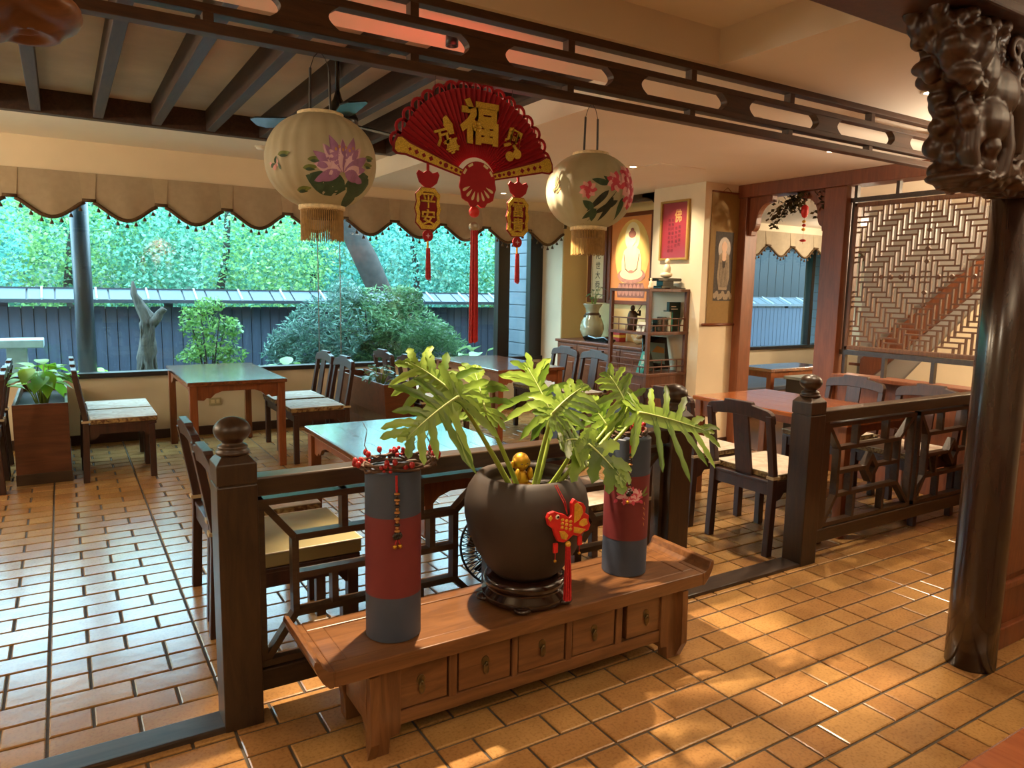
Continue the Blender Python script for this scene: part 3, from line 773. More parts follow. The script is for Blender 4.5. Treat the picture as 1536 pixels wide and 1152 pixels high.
# ---- round column, beam, carved brackets
co = thing('round_column', 'dark lacquered round column at the panelled wall', 'column', (3.22, 1.433, 0))
G().lathe([(0.095, 0), (0.0955, 0.3), (0.094, 1.2), (0.092, 2.6)], n=40, cap=True).obj('shaft', 'column_wood', co, smooth=True)
bmx = thing('cross_beam', 'heavy carved-end beam over the opening nearest the viewer', 'beam', (1.4, 1.43, 2.50))
BOX('beam', (-1.2, 1.30, 2.505), (3.6, 1.56, 2.74), 'carved_wood', bmx, world=True, bevel=0.01)
BOX('edge_moulding', (-1.2, 1.27, 2.475), (3.6, 1.59, 2.51), 'carved_wood', bmx, world=True, bevel=0.008)
def carved(name, label, mirror, ox, m):
    """carved lion bracket: silhouette filled with rounded masses, voxel-fused. local x runs from the column (0) into the opening (-)"""
    t = thing(name, label, 'carving', (ox, 1.42, 1.95))
    S = (-1 if mirror else 1)
    g = G()
    rng = random.Random(5)
    # core following the outline, buried in rounded masses (x from column, z above the foot)
    out = [(0.0, 0.02), (-0.20, 0.015), (-0.40, 0.03), (-0.41, 0.08), (-0.42, 0.13), (-0.46, 0.20), (-0.49, 0.30), (-0.54, 0.36), (-0.60, 0.43), (-0.64, 0.50), (-0.68, 0.56), (0.0, 0.56)]
    P = lambda x, y, z: (S * x, y, z)
    pts = [(S * a, b) for a, b in out]
    g.prism(pts, 0.12, XZ(-0.05))
    E_ = lambda x, y, z, r: g.ball(P(x, y, z), r, 14, 10)
    # haunch, belly, legs
    E_(-0.36, -0.05, 0.20, (0.105, 0.075, 0.085)); E_(-0.30, -0.04, 0.31, (0.13, 0.07, 0.10)); E_(-0.42, -0.04, 0.36, (0.08, 0.07, 0.10))
    g.tube([P(-0.44, -0.05, 0.20), P(-0.455, -0.06, 0.10), P(-0.43, -0.06, 0.02)], [0.045, 0.032, 0.034], 10)
    g.tube([P(-0.28, -0.05, 0.22), P(-0.255, -0.075, 0.12), P(-0.27, -0.07, 0.02)], [0.055, 0.036, 0.036], 10)
    g.tube([P(-0.12, -0.03, 0.40), P(-0.15, -0.06, 0.28), P(-0.13, -0.05, 0.12)], [0.06, 0.045, 0.03], 10)
    # head with brow, eye, snout, jaw, mane curls
    E_(-0.52, -0.05, 0.42, (0.10, 0.085, 0.085)); E_(-0.60, -0.06, 0.40, (0.065, 0.06, 0.045)); E_(-0.56, -0.07, 0.335, (0.07, 0.05, 0.03))
    E_(-0.54, -0.13, 0.445, (0.028, 0.02, 0.026)); E_(-0.645, -0.07, 0.425, (0.03, 0.035, 0.024))
    for i in range(9):
        a = i * 0.42
        E_(-0.62 + 0.035 * i, -0.07 - 0.02 * (i % 2), 0.495 + 0.012 * math.sin(a * 3), (0.026, 0.03, 0.026))
    for i in range(10):
        E_(-0.47 + 0.03 * math.cos(i * 1.3), -0.08, 0.33 + 0.02 * i, (0.02, 0.025, 0.02))
    for i in range(8):
        E_(-0.58 + 0.017 * i, -0.085, 0.305 + 0.012 * math.sin(i * 1.7), (0.017, 0.02, 0.02))
    # cub between the legs, scroll tendrils, leaf bosses
    E_(-0.36, -0.075, 0.115, (0.04, 0.04, 0.04)); E_(-0.35, -0.06, 0.06, (0.045, 0.04, 0.05)); E_(-0.20, -0.06, 0.05, (0.09, 0.04, 0.035))
    for sx, sz, r in ((-0.18, 0.36, 0.045), (-0.10, 0.20, 0.04), (-0.09, 0.46, 0.05), (-0.24, 0.46, 0.045), (-0.13, 0.06, 0.035), (-0.36, 0.46, 0.035)):
        pp = []
        for i in range(16):
            a = i * 0.55; q = r * (1 - i / 20)
            pp.append(P(sx + q * math.cos(a), -0.075, sz + q * math.sin(a)))
        g.tube(pp, [0.016 * (1 - i / 30) for i in range(16)], 6)
    for i in range(26):
        E_(rng.uniform(-0.52, -0.03), rng.uniform(-0.085, -0.06), rng.uniform(0.03, 0.52), (rng.uniform(.012, .03), 0.02, rng.uniform(.012, .03)))
    # rock base, and curls that wrap round the free edge
    for i in range(12):
        E_(-0.47 + 0.042 * i, rng.uniform(-0.03, 0.0), 0.012 + 0.01 * math.sin(i * 2.1), (0.045, 0.095 + 0.01 * math.sin(i), 0.026))
    edge_ = [(-0.45, 0.06), (-0.455, 0.11), (-0.47, 0.16), (-0.50, 0.21), (-0.52, 0.26), (-0.545, 0.31), (-0.585, 0.345), (-0.625, 0.385), (-0.655, 0.43), (-0.675, 0.475), (-0.69, 0.52)]
    for i, (ex, ez) in enumerate(edge_):
        for yy in (-0.05, 0.01, 0.055):
            E_(ex + 0.03 + rng.uniform(-.02, .02), yy + rng.uniform(-.02, .02), ez + rng.uniform(-.03, .03), (rng.uniform(.026, .045), rng.uniform(.025, .05), rng.uniform(.022, .045)))
    for i in range(6):      # scrolls cut into the underside
        pp = []
        for q in range(16):
            a = q * 0.55 + i; k = 0.05 * (1 - q / 20)
            pp.append(P(-0.44 + 0.075 * i + k * math.cos(a), -0.01 + k * math.sin(a) * 1.2, -0.014 - 0.008 * math.sin(i * 2.0)))
        g.tube(pp, [0.014 * (1 - q / 30) for q in range(16)], 6)
    for i in range(7):      # spiral curls on the free edge
        ex, ez = edge_[min(i + 3, 10)]
        pp = []
        for q in range(14):
            a = q * 0.6; k = 0.034 * (1 - q / 18)
            pp.append(P(ex + 0.05 + rng.uniform(-.004, .004) + k * math.cos(a), -0.075 + 0.004 * q * (i % 2), ez + k * math.sin(a)))
        g.tube(pp, [0.012 * (1 - q / 28) for q in range(14)], 6)
    o = g.obj('carving', m, t, smooth=True)
    md = o.modifiers.new('fuse', 'REMESH'); md.mode = 'VOXEL'; md.voxel_size = 0.0075; md.use_smooth_shade = True
    sm = o.modifiers.new('soften', 'SMOOTH'); sm.factor = 0.4; sm.iterations = 2
    return t
carved('carved_bracket', 'dark carved lion bracket at the head of the round column', False, 3.13, 'carved_wood')
carved('carved_bracket', 'warm brown carved bracket end cut off at the top corner of the view', True, -0.46, 'carved_wood_warm')

# ---- lattice screen
ls = thing('lattice_screen', 'brown herringbone lattice screen above the low timber wall', 'screen', (5.74, 3.155, 1.085))
yA, yB, zA, zB = 2.52, 3.79, 1.085, 2.315
for a, b in (((5.715, yA, zA), (5.775, yB, zA + .035)), ((5.715, yA, zB - .035), (5.775, yB, zB)), ((5.715, yA, zA), (5.775, yA + .035, zB)), ((5.715, yB - .035, zA), (5.775, yB, zB))):
    BOX('frame', a, b, 'screen_wood', ls, world=True, bevel=0.006)
N = 14; n3 = 3
uy = (yB - yA - 0.07) / (2 * N); uz = (zB - zA - 0.07) / (2 * N); yc, zc = (yA + yB) / 2, (zA + zB) / 2
def brick(i, j):
    si = 1 if i >= 0 else -1; sj = 1 if j >= 0 else -1
    a = i if i >= 0 else -1 - i; b = j if j >= 0 else -1 - j
    b2 = 40 - b
    v = (a - b2) % (2 * n3)
    if v < n3: return ('h', si, sj, a - v, b)
    return ('v', si, sj, a, b2 + (v - n3))
segs = []
for j in range(-N, N + 1):            # horizontal edges at row j (between j-1 and j)
    run = None
    for i in range(-N, N + 1):
        on = i < N and -N < j < N and brick(i, j) != brick(i, j - 1)
        if on and run is None: run = i
        if (not on) and run is not None:
            segs.append(('h', run, i, j)); run = None
for i in range(-N, N + 1):
    run = None
    for j in range(-N, N + 1):
        on = j < N and -N < i < N and brick(i, j) != brick(i - 1, j)
        if on and run is None: run = j
        if (not on) and run is not None:
            segs.append(('v', run, j, i)); run = None
unit = G().box((-.5, -.5, -.5), (.5, .5, .5)).mesh('lattice_bar'); unit.materials.append(MATS['screen_wood'])
left = G()
random.Random(3).shuffle(segs)
for q, (kd, a, b, c) in enumerate(segs):
    if kd == 'h': p0, p1 = (yc + a * uy, yc + b * uy), (zc + c * uz - .0065, zc + c * uz + .0065)
    else: p0, p1 = (yc + c * uy - .0065, yc + c * uy + .0065), (zc + a * uz, zc + b * uz)
    if q < 300:
        o = bpy.data.objects.new('lattice_bar', unit); COL.objects.link(o); o.parent = ls
        o.location = Vector((5.745, sum(p0) / 2, sum(p1) / 2)) - Vector(ls.location); o.scale = (0.022, p0[1] - p0[0], p1[1] - p1[0])
    else:
        left.box((5.734, p0[0], p1[0]), (5.756, p0[1], p1[1]))
if left.v: tag(left.obj('lattice_bars', 'screen_wood', ls, world=True), kind='stuff')
for dy, dz in ((0, .22), (0, .12), (0, -.12), (0, -.22), (-.2, 0), (-.1, 0), (.1, 0), (.2, 0), (-.36, 0), (.36, 0), (.28, 0), (0, .36)):
    G().prism([(yc + dy - .02, zc + dz), (yc + dy, zc + dz - .022), (yc + dy + .02, zc + dz), (yc + dy, zc + dz + .022)], 0.03, YZ(5.728)).obj('rosette', 'screen_wood', ls, world=True, bevel=0.004)

# ================================================================== FURNITURE
# ---- chairs: faces +x, rear at -x
def make_chair(name='dining_chair', cushion='floral', wood_m='chair_wood'):
    t = thing(name, '', 'chair')
    wx, wy = 0.25, 0.225
    for sy in (-1, 1):
        BOX('leg', (wx - 0.045, sy * wy - .021, 0), (wx, sy * wy + .021, 0.43), wood_m, t, bevel=0.004)
        pts = [(-wx - 0.015, 0.0), (-wx + 0.030, 0.0), (-wx + 0.045, 0.40), (-wx + 0.040, 0.50), (-wx - 0.022, 0.845), (-wx - 0.056, 0.845), (-wx + 0.002, 0.50), (-wx + 0.002, 0.40)]
        G().prism(pts, 0.042, XZ(sy * wy - 0.021)).obj('back_post', wood_m, t, bevel=0.004)
        ap = [(-wx + .03, 0.435), (wx - .02, 0.435), (wx - .02, 0.33), (wx - .055, 0.34), (wx - .085, 0.375), (-wx + .115, 0.375), (-wx + .085, 0.34), (-wx + .04, 0.33)]
        G().prism(ap, 0.022, XZ(sy * wy - 0.011)).obj('side_apron', wood_m, t)
    BOX('front_apron', (wx - .034, -wy + .02, 0.365), (wx - .012, wy - .02, 0.432), wood_m, t)
    BOX('rear_apron', (-wx + .014, -wy + .02, 0.365), (-wx + .036, wy - .02, 0.432), wood_m, t)
    BOX('seat', (-wx + .01, -wy - .012, 0.43), (wx + .012, wy + .012, 0.452), wood_m, t, bevel=0.005)
    # crest rail: rounded shoulders and a stepped centre
    c = []
    W = wy + 0.022
    for i in range(5):
        a = math.pi / 2 * i / 4
        c.append((-W + 0.05 * (1 - math.sin(a)) * 0 + 0.05 - 0.05 * math.cos(a), 0.835 + 0.045 * math.sin(a)))
    c += [(-0.105, 0.895), (-0.10, 0.912), (0.10, 0.912), (0.105, 0.895)]
    c += [(-p[0], p[1]) for p in c[:5][::-1]]
    c += [(W, 0.80), (0.16, 0.815), (0.06, 0.825), (-0.06, 0.825), (-0.16, 0.815), (-W, 0.80)]
    tilt = lambda a, b, d: (-wx - 0.062 + d + (0.912 - b) * 0.18, a, b)
    G().prism(c, 0.036, tilt).obj('crest_rail', wood_m, t, bevel=0.004)
    sp = [(-0.062, 0.44), (0.062, 0.44), (0.058, 0.84), (-0.058, 0.84)]
    G().prism(sp, 0.016, lambda a, b, d: (-wx - 0.045 + d + (0.912 - b) * 0.17 * (1 if b > .5 else .98), a, b)).obj('splat', wood_m, t, bevel=0.003)
    G().prism([(-0.016, 0.66), (0.016, 0.66), (0.02, 0.69), (0.008, 0.705), (0, 0.72), (-0.008, 0.705), (-0.02, 0.69)], 0.004, lambda a, b, d: (-wx - 0.047 + d * 4 + (0.912 - b) * 0.17, a, b)).obj('carved_motif', 'dark_wood', t)
    if cushion:
        top, side = ('cushion_top', 'cushion_side') if cushion == 'floral' else ('cushion_yellow', 'cushion_yellow')
        th = 0.045 if cushion == 'floral' else 0.07
        z0 = 0.452
        q = 6
        gv = []; gf = []
        x0, x1, y0, y1 = -wx + .05, wx + .02, -wy - .012, wy + .012
        for i in range(q + 1):
            for j in range(q + 1):
                u, v = i / q, j / q
                edge = min(u, 1 - u, v, 1 - v)
                gv.append((x0 + (x1 - x0) * u, y0 + (y1 - y0) * v, z0 + th * (0.86 + 0.14 * min(1, edge * 5))))
        gf = [(i * (q + 1) + j, (i + 1) * (q + 1) + j, (i + 1) * (q + 1) + j + 1, i * (q + 1) + j + 1) for i in range(q) for j in range(q)]
        cu = G().box((x0, y0, z0), (x1, y1, z0 + th * 0.84)).obj('cushion', side, t, bevel=0.010)
        G().add(gv, gf).obj('cushion_cover', top, cu, smooth=True)
        zz = z0 + th * 0.86
        G().tube([(x0, y0, zz), (x1, y0, zz), (x1, y1, zz), (x0, y1, zz), (x0, y0, zz)], 0.0035, 6).obj('piping', 'cushion_pipe', cu, smooth=True)
        for sy in (-1, 1):
            BOX('strap', (-wx - .006, sy * wy - .026, 0.468), (-wx + .056, sy * wy + .026, 0.485), 'strap_cream', cu)
    return t
CH = {'floral': make_chair(cushion='floral'), 'yellow': make_chair(cushion='yellow')}
used = set()
def chair(x, y, face, label, kind='floral', rz=0.0):
    """x,y: centre of the seat on the floor; face +1 looks to +x, -1 to -x"""
    o = CH[kind] if kind not in used else copy_tree(CH[kind])
    used.add(kind)
    o.location = (x, y, 0); o.rotation_euler = (0, 0, (0 if face > 0 else math.pi) + rz)
    tag(o, label, 'chair', 'dark wooden dining chairs')
    return o
# window table (T1), its chairs
chair(0.335, 6.59, 1, 'dark chair with pale floral cushion beside the tall leafy planter box, nearer one')
chair(0.335, 7.11, 1, 'dark chair with pale floral cushion beside the tall leafy planter box, against the window wall')
chair(1.90, 6.45, -1, 'dark chair at the window table with its back to the middle planter, nearer one')
chair(1.90, 7.02, -1, 'dark chair at the window table with its back to the middle planter, window side')
# centre table (T2)
chair(0.74, 3.02, 1, 'dark chair with plain yellow cushion just behind the ball-topped post', 'yellow')
chair(0.76, 3.66, 1, 'dark chair with floral cushion tucked behind the yellow-cushioned chair')
chair(2.33, 2.98, -1, 'dark chair behind the clay pot, close to the railing')
chair(2.36, 3.66, -1, 'dark chair behind the fern leaves, far side of the middle table')
# far table (T3)
chair(3.06, 6.34, 1, 'dark chair backing on the middle planter, nearer the viewer')
chair(3.06, 6.98, 1, 'dark chair backing on the middle planter, under the window')
chair(4.58, 6.68, -1, 'dark chair in front of the sideboard, window side')
chair(4.58, 6.12, -1, 'dark chair in front of the sideboard, beside the display rack')
# table by the lattice (T4)
chair(3.725, 2.93, 1, 'dark chair with floral cushion turned away beside the second ball-topped post')
chair(3.725, 3.56, 1, 'dark chair half hidden behind the one at the second ball-topped post')
chair(5.07, 3.42, -1, 'dark chair against the low timber wall, doorway side')
chair(5.07, 2.83, -1, 'dark chair against the low timber wall, column side')
# two at the picture's edge
chair(-0.68, 6.50, -1, 'dark chair cut by the picture edge in front of the tall planter')
chair(-0.68, 7.08, -1, 'dark chair cut by the picture edge beside the window')

# ---- tables
def table(x0, x1, y0, y1, label, top='table_wood', leg='table_leg_wood', H=0.76):
    t = thing('dining_table', label, 'table', ((x0 + x1) / 2, (y0 + y1) / 2, 0), group='wooden dining tables')
    w, d = (x1 - x0) / 2, (y1 - y0) / 2
    tp = BOX('table_top', (-w, -d, H - 0.032), (w, d, H - 0.002), top, t, bevel=0.005)
    nb = 5
    for i in range(nb):
        a = -w + 0.006 + (2 * w - 0.012) * i / nb
        BOX('plank', (a + .0015, -d + .006, H - 0.004), (a + (2 * w - 0.012) / nb - .0015, d - .006, H), top, tp)
    i = 0.045
    for sx in (-1, 1):
        for sy in (-1, 1):
            BOX('leg', (sx * (w - i) - .03, sy * (d - i) - .03, 0), (sx * (w - i) + .03, sy * (d - i) + .03, H - 0.03), leg, t, bevel=0.005)
    def apron(L):
        p = [(-L, H - .03), (L, H - .03), (L, H - .15)]
        for s, e in ((1, 0), (-1, 1)):
            q = [(L, H - .15), (L - .05, H - .155), (L - .07, H - .135), (L - .10, H - .14), (L - .135, H - .105), (L - .19, H - .085)]
            p += [(s * a, b) for a, b in (q if s > 0 else q[::-1])]
        return p + [(-L, H - .15)]
    for sy in (-1, 1):
        G().prism(apron(w - i - .03), 0.02, XZ(sy * (d - i) - .01)).obj('apron', leg, t)
    for sx in (-1, 1):
        G().prism(apron(d - i - .03), 0.02, YZ(sx * (w - i) - .01)).obj('apron', leg, t)
    return t
table(0.815, 1.600, 6.20, 7.62, 'brown dining table standing at the window under the driftwood view')
table(1.13, 1.92, 2.70, 4.04, 'brown dining table just behind the railing and bench, shining with daylight')
table(3.58, 4.38, 6.02, 7.44, 'brown dining table in the far corner by the sideboard')
table(4.12, 4.97, 2.66, 3.975, 'orange polished dining table behind the second railing', 'orange_wood', 'table_leg_wood')

# ---- planter boxes with plants
def planter(x0, x1, y0, y1, H, label, flare=0.0):
    t = thing('planter_box', label, 'planter', ((x0 + x1) / 2, (y0 + y1) / 2, 0))
    w, d = (x1 - x0) / 2, (y1 - y0) / 2; b = w - flare; e = d - flare * 0.5; k = 0.022
    def rr(W, D, z): return [(-W, -D, z), (W, -D, z), (W, D, z), (-W, D, z)]
    if flare:
        V = rr(b, e, 0.0) + rr(b, e, H * 0.38) + rr(b + flare * .55, e + flare * .3, H * 0.55) + rr(w, d, H)
    else:
        V = rr(b, e, 0.0) + rr(b, e, H * 0.33) + rr(w, d, H * 0.66) + rr(w, d, H)
    V += rr(w - k, d - k, H) + rr(w - k, d - k, H - 0.10)
    F = [(3, 2, 1, 0)]
    for L in range(5):
        F += [(L * 4 + i, L * 4 + (i + 1) % 4, L * 4 + 4 + (i + 1) % 4, L * 4 + 4 + i) for i in range(4)]
    G().add(V, F).obj('box', 'planter_wood', t, bevel=0.003)
    BOX('soil', (-w + k, -d + k, H - 0.12), (w - k, d - k, H - 0.07), 'soil', t)
    BOX('plinth', (-b - .004, -e - .004, 0), (b + .004, e + .004, 0.085), 'dark_wood', t, bevel=0.003)
    return t
pl1 = planter(-0.36, 0.0, 6.48, 7.84, 0.62, 'tall brown planter box at the window between the chairs')
pl2 = planter(2.455, 2.775, 6.16, 7.50, 0.66, 'brown flared planter box between the two window tables', 0.05)
# ================================================================== BENCH AND WHAT STANDS ON IT
bn = thing('drawer_bench', 'long low wooden bench with five drawers and upturned ends', 'bench', (1.465, 2.27, 0))
BT = 0.360
fr_ = lambda a, b, n, m='bench_wood', bv=0.004, par=None: BOX(n, a, b, m, par or bn, world=True, bevel=bv)
# top: frame boards round a recessed centre panel, upturned lips at both ends
fr_((0.66, 2.075, 0.305), (2.27, 2.135, BT), 'top_edge_board')
fr_((0.66, 2.385, 0.305), (2.27, 2.445, BT), 'top_edge_board')
fr_((0.72, 2.135, 0.315), (2.21, 2.385, BT - 0.003), 'top_panel')
for x0, x1 in ((0.66, 0.72), (2.21, 2.27)):
    fr_((x0, 2.135, 0.305), (x1, 2.385, BT - 0.0005), 'top_end_board')
def lip(s, x):
    pr = [(0, 0.305), (0, 0.360), (0.018, 0.364), (0.034, 0.378), (0.044, 0.402), (0.060, 0.408), (0.064, 0.392), (0.054, 0.362), (0.036, 0.328), (0.014, 0.305)]
    G().prism([(x + s * a, b) for a, b in pr], 0.37, XZ(2.075)).obj('upturned_end', 'bench_wood', bn, world=True, bevel=0.003)
lip(-1, 0.66); lip(1, 2.27)
# legs with stepped brackets
for sx, x0 in ((1, 0.790), (-1, 2.170)):
    for y0 in (2.105, 2.36):
        P = [(0, 0.0), (0.062, 0.0), (0.066, 0.055), (0.10, 0.058), (0.105, 0.09), (0.105, 0.305), (-0.015, 0.305), (-0.02, 0.20), (-0.012, 0.12), (-0.004, 0.08)]
        G().prism([(x0 + sx * a, b) for a, b in P], 0.055, XZ(y0)).obj('leg', 'bench_wood_upright', bn, world=True, bevel=0.003)
    fr_((x0 + (0.0 if sx > 0 else -0.03), 2.16, 0.10), (x0 + (0.03 if sx > 0 else 0.0), 2.36, 0.305), 'end_panel', 'bench_wood')
    G().prism([(2.07, 0.07), (2.105, 0.0), (2.105, 0.30), (2.075, 0.30)], 0.03, YZ(x0 - 0.015)).obj('shaped_wing', 'bench_wood_upright', bn, world=True)
fr_((0.86, 2.112, 0.085), (2.10, 2.150, 0.135), 'front_rail'); fr_((0.86, 2.112, 0.288), (2.10, 2.150, 0.306), 'front_rail')
fr_((0.86, 2.385, 0.10), (2.10, 2.41, 0.305), 'back_panel')
fr_((0.86, 2.14, 0.095), (2.10, 2.39, 0.11), 'bottom_board')
DW = [(0.868, 1.075), (1.114, 1.333), (1.362, 1.577), (1.609, 1.824), (1.884, 2.092)]
for (a0, a1), (b0, b1) in zip(DW[:-1], DW[1:]):
    fr_((a1 + .002, 2.110, 0.13), (min(b0, a1 + .036) - .002, 2.16, 0.292), 'divider', 'bench_wood_upright')
for a0, a1 in DW:
    dw = fr_((a0 + .003, 2.116, 0.138), (a1 - .003, 2.20, 0.286), 'drawer', 'bench_wood', 0.003)
    cx = (a0 + a1) / 2
    rs = G(); n = 16
    rs.prism([(cx + 0.016 * math.cos(2 * math.pi * i / n), 0.226 + 0.019 * math.sin(2 * math.pi * i / n)) for i in range(n)], 0.004, XZ(2.1165, -1)).obj('pull_plate', 'brass_old', dw, world=True, bevel=0.001)
    rs = G().ball((cx, 2.107, 0.200), (0.0125, 0.005, 0.022), 12, 8)
    rs.tube([(cx, 2.107, 0.215), (cx, 2.103, 0.226)], 0.005, 8)
    rs.obj('drop_pull', 'brass_old', dw, smooth=True, world=True)

# ---- tall cloth-covered cylinders with wreaths and bead drops
def cylinder(x, y, h, label, group):
    t = thing('tall_cylinder', label, 'vase', (x, y, BT)); r = 0.0945
    G().lathe([(r, 0), (r, 0.155)], n=48).obj('lower_band', 'slate_blue', t, smooth=False, auto=True)
    G().lathe([(r + .0006, 0.155), (r + .0006, h - 0.155)], n=48, cap=False).obj('red_band', 'brick_red', t, smooth=True)
    G().lathe([(r, h - 0.155), (r, h - .004), (r - .004, h), (0.03, h - 0.002)], n=48).obj('upper_band', 'slate_blue', t, auto=True)
    return t
cy1 = cylinder(0.925, 2.243, 0.585, 'tall blue and red cylinder under the red berry wreath', None)
cy2 = cylinder(2.005, 2.285, 0.585, 'tall blue and red cylinder painted with a pink peony', None)
def beads(t, x, y, ztop, n, r, cols, name, label):
    """a string of beads hanging down the front"""
    o = thing(name, label, 'bead drop', (x, y, ztop))
    G().tube([(0, 0, 0.0), (0, -0.004, -0.055)], 0.004, 6).obj('red_cord', 'red_thread', o)
    z = -0.06
    for i in range(n):
        b = G()
        if i % 2 == 0: b.lathe([(0.004, 0.004), (r, 0.002), (r, -0.002), (0.004, -0.004)], (0, -0.006, z), 12)
        else: b.ball((0, -0.006, z), (r * .62, r * .62, r * .62), 10, 6)
        b.obj('bead', cols[i % len(cols)], o, smooth=True); z -= 0.0105
    for i in range(8):
        a = i * math.pi / 4
        G().ball((0.011 * math.cos(a), -0.008 - 0.003 * math.sin(a), z - 0.006 + 0.008 * math.sin(a)), 0.007, 8, 6).obj('bead_cluster', 'bead_dark', o, smooth=True)
    for s in (-1, 1):
        G().tube([(0.002 * s, -0.008, z - 0.014), (0.009 * s, -0.008, z - 0.036)], 0.0015, 5).obj('thread', 'red_thread', o)
        G().ball((0.009 * s, -0.008, z - 0.042), 0.0075, 10, 6).obj('gold_bead', 'gold_metal', o, smooth=True)
    return o
def wreath(x, y, z, label, seed, rx, ry, nb, spikes=True):
    o = thing('berry_wreath', label, 'wreath', (x, y, z)); rn = random.Random(seed)
    for q in range(5):
        pts = []
        ph = rn.uniform(0, 6)
        for i in range(25):
            a = 2 * math.pi * i / 24 * 0.96 + ph
            pts.append((rx * math.cos(a) * (1 + .10 * rn.uniform(-1, 1)), ry * math.sin(a) * (1 + .10 * rn.uniform(-1, 1)), 0.014 + 0.012 * math.sin(a * 3 + q) + rn.uniform(-.004, .006)))
        G().tube(pts, rn.uniform(0.0035, 0.006), 6).obj('twig_ring', 'twig', o, smooth=True)
    for q in range(nb):
        a = rn.uniform(0, 2 * math.pi); k = rn.uniform(0.85, 1.2)
        p = Vector((rx * k * math.cos(a), ry * k * math.sin(a), rn.uniform(0.015, 0.05)))
        G().tube([(rx * .95 * math.cos(a), ry * .95 * math.sin(a), 0.012), tuple(p)], 0.002, 5).obj('stalk', 'twig', o)
        g = G()
        if q % 4 == 3:
            for i in range(7): g.ball((p.x + rn.uniform(-.016, .016), p.y + rn.uniform(-.012, .012), p.z + rn.uniform(-.012, .012)), rn.uniform(.005, .009), 8, 5)
        else:
            g.ball(tuple(p), (0.0095, 0.0095, 0.012), 10, 6)
        g.obj('berry', 'berry_red', o, smooth=True)
    if spikes:
        for a, h in ((2.5, 0.13), (0.2, 0.12), (0.9, .05), (-0.4, 0.03)):
            pts = [(rx * .9 * math.cos(a), ry * .9 * math.sin(a), 0.02)]
            for i in range(5):
                pts.append((pts[-1][0] + rn.uniform(-.014, .012), pts[-1][1] + rn.uniform(-.01, .01), pts[-1][2] + h / 5))
            G().tube(pts, [0.0028, .0024, .002, .0018, .0014, .001], 5).obj('bare_sprig', 'twig', o)
    return o
wreath(0.945, 2.235, BT + 0.585, 'twig wreath with red berries on the first blue and red cylinder', 4, 0.128, 0.085, 24)
wreath(2.00, 2.285, BT + 0.585, 'small twig and red berry wreath on the peony cylinder', 9, 0.085, 0.06, 14, False)
def front(c, r):
    d = Vector((-c[0], -c[1])).normalized(); return (c[0] + d.x * r, c[1] + d.y * r)
fx, fy = front((0.925, 2.243), 0.0985)
beads(None, fx + 0.012, fy, BT + 0.578, 13, 0.0095, ['bead_amber', 'bead_dark', 'bead_amber'], 'bead_drop', 'amber bead drop hanging down the first blue and red cylinder')
fx, fy = front((2.005, 2.285), 0.0985)
beads(None, fx + 0.010, fy, BT + 0.585, 15, 0.0085, ['bead_dark', 'bead_amber', 'bead_dark'], 'bead_drop', 'dark bead drop hanging from the wreath on the peony cylinder')

# ---- painted patches that follow a round surface
def petal(u0, v0, ang, L, W, belly=0.45):
    out = []
    n = 8
    for i in range(n + 1):
        s = i / n
        w = W * (math.sin(math.pi * min(1, s ** (0.5 / belly * 0.72))) ** 0.8) * 0.5 if 0 < s < 1 else 0.0004
        out.append((s * L, w))
    ca, sa = math.cos(ang), math.sin(ang)
    rows_ = []
    for s, w in out:
        rows_.append([(u0 + s * ca - k * w * sa, v0 + s * sa + k * w * ca) for k in (-1, -.66, -.33, 0, .33, .66, 1)])
    return rows_
def paint(t, surf, items, name='painted_motif'):
    """items: (material, petal rows); surf(u,v,lift) -> xyz"""
    for li, (m, rows_) in enumerate(items):
        g = G()
        v = [surf(u, w, 0.0008 + 0.00012 * li) for r in rows_ for u, w in r]
        k = len(rows_[0])
        g.add(v, [(i * k + j, i * k + j + 1, (i + 1) * k + j + 1, (i + 1) * k + j) for i in range(len(rows_) - 1) for j in range(k - 1)]).obj(name, m, t)
def round_surf(cx_dir, r_of, z0, ripple=0, amp=0.0):
    def f(u, v, lift):
        r = r_of(z0 + v); a = cx_dir + u / max(r, 0.05)
        if ripple: r *= 1 + amp * (abs(math.cos(ripple * a / 2)) - 0.5) + 0.002
        return ((r + lift) * math.cos(a), (r + lift) * math.sin(a), z0 + v)
    return f
# peony on the second cylinder (turned towards the viewer, a little to the right)
th2 = math.atan2(-2.285, -2.005)
pe = round_surf(th2 + 0.16, lambda z: 0.0955, 0.352)
rn = random.Random(2); it = []
for (u, v, s) in ((-0.028, 0.0, 1.0), (0.004, 0.012, 1.0), (0.030, 0.004, .95), (-0.008, -0.018, 0.9), (0.02, -0.014, .8)):
    for k in range(8):
        a = math.pi / 2 + (k - 3.5) * 0.52
        it.append(('petal_pink' if k % 3 == 0 else 'petal_blush', petal(u - 0.004 * math.cos(a), v - 0.006, a, 0.034 * s, 0.017 * s)))
for k in range(4): it.append(('petal_pink', petal(-0.05 + 0.03 * k, -0.02, -math.pi / 2 + 0.5 * (k - 1.5), 0.022, 0.014)))
it.append(('paint_olive', petal(0.05, 0.0, 0.9, 0.045, 0.012))); it.append(('paint_olive', petal(0.052, -0.004, 0.2, 0.035, 0.009)))
for k in range(5): it.append(('paint_ochre', petal(0.062 - 0.006 * (k % 2), -0.03 - 0.022 * k, -1.3 + 0.5 * (k % 2), 0.018, 0.003)))
paint(cy2, pe, it, 'painted_peony')

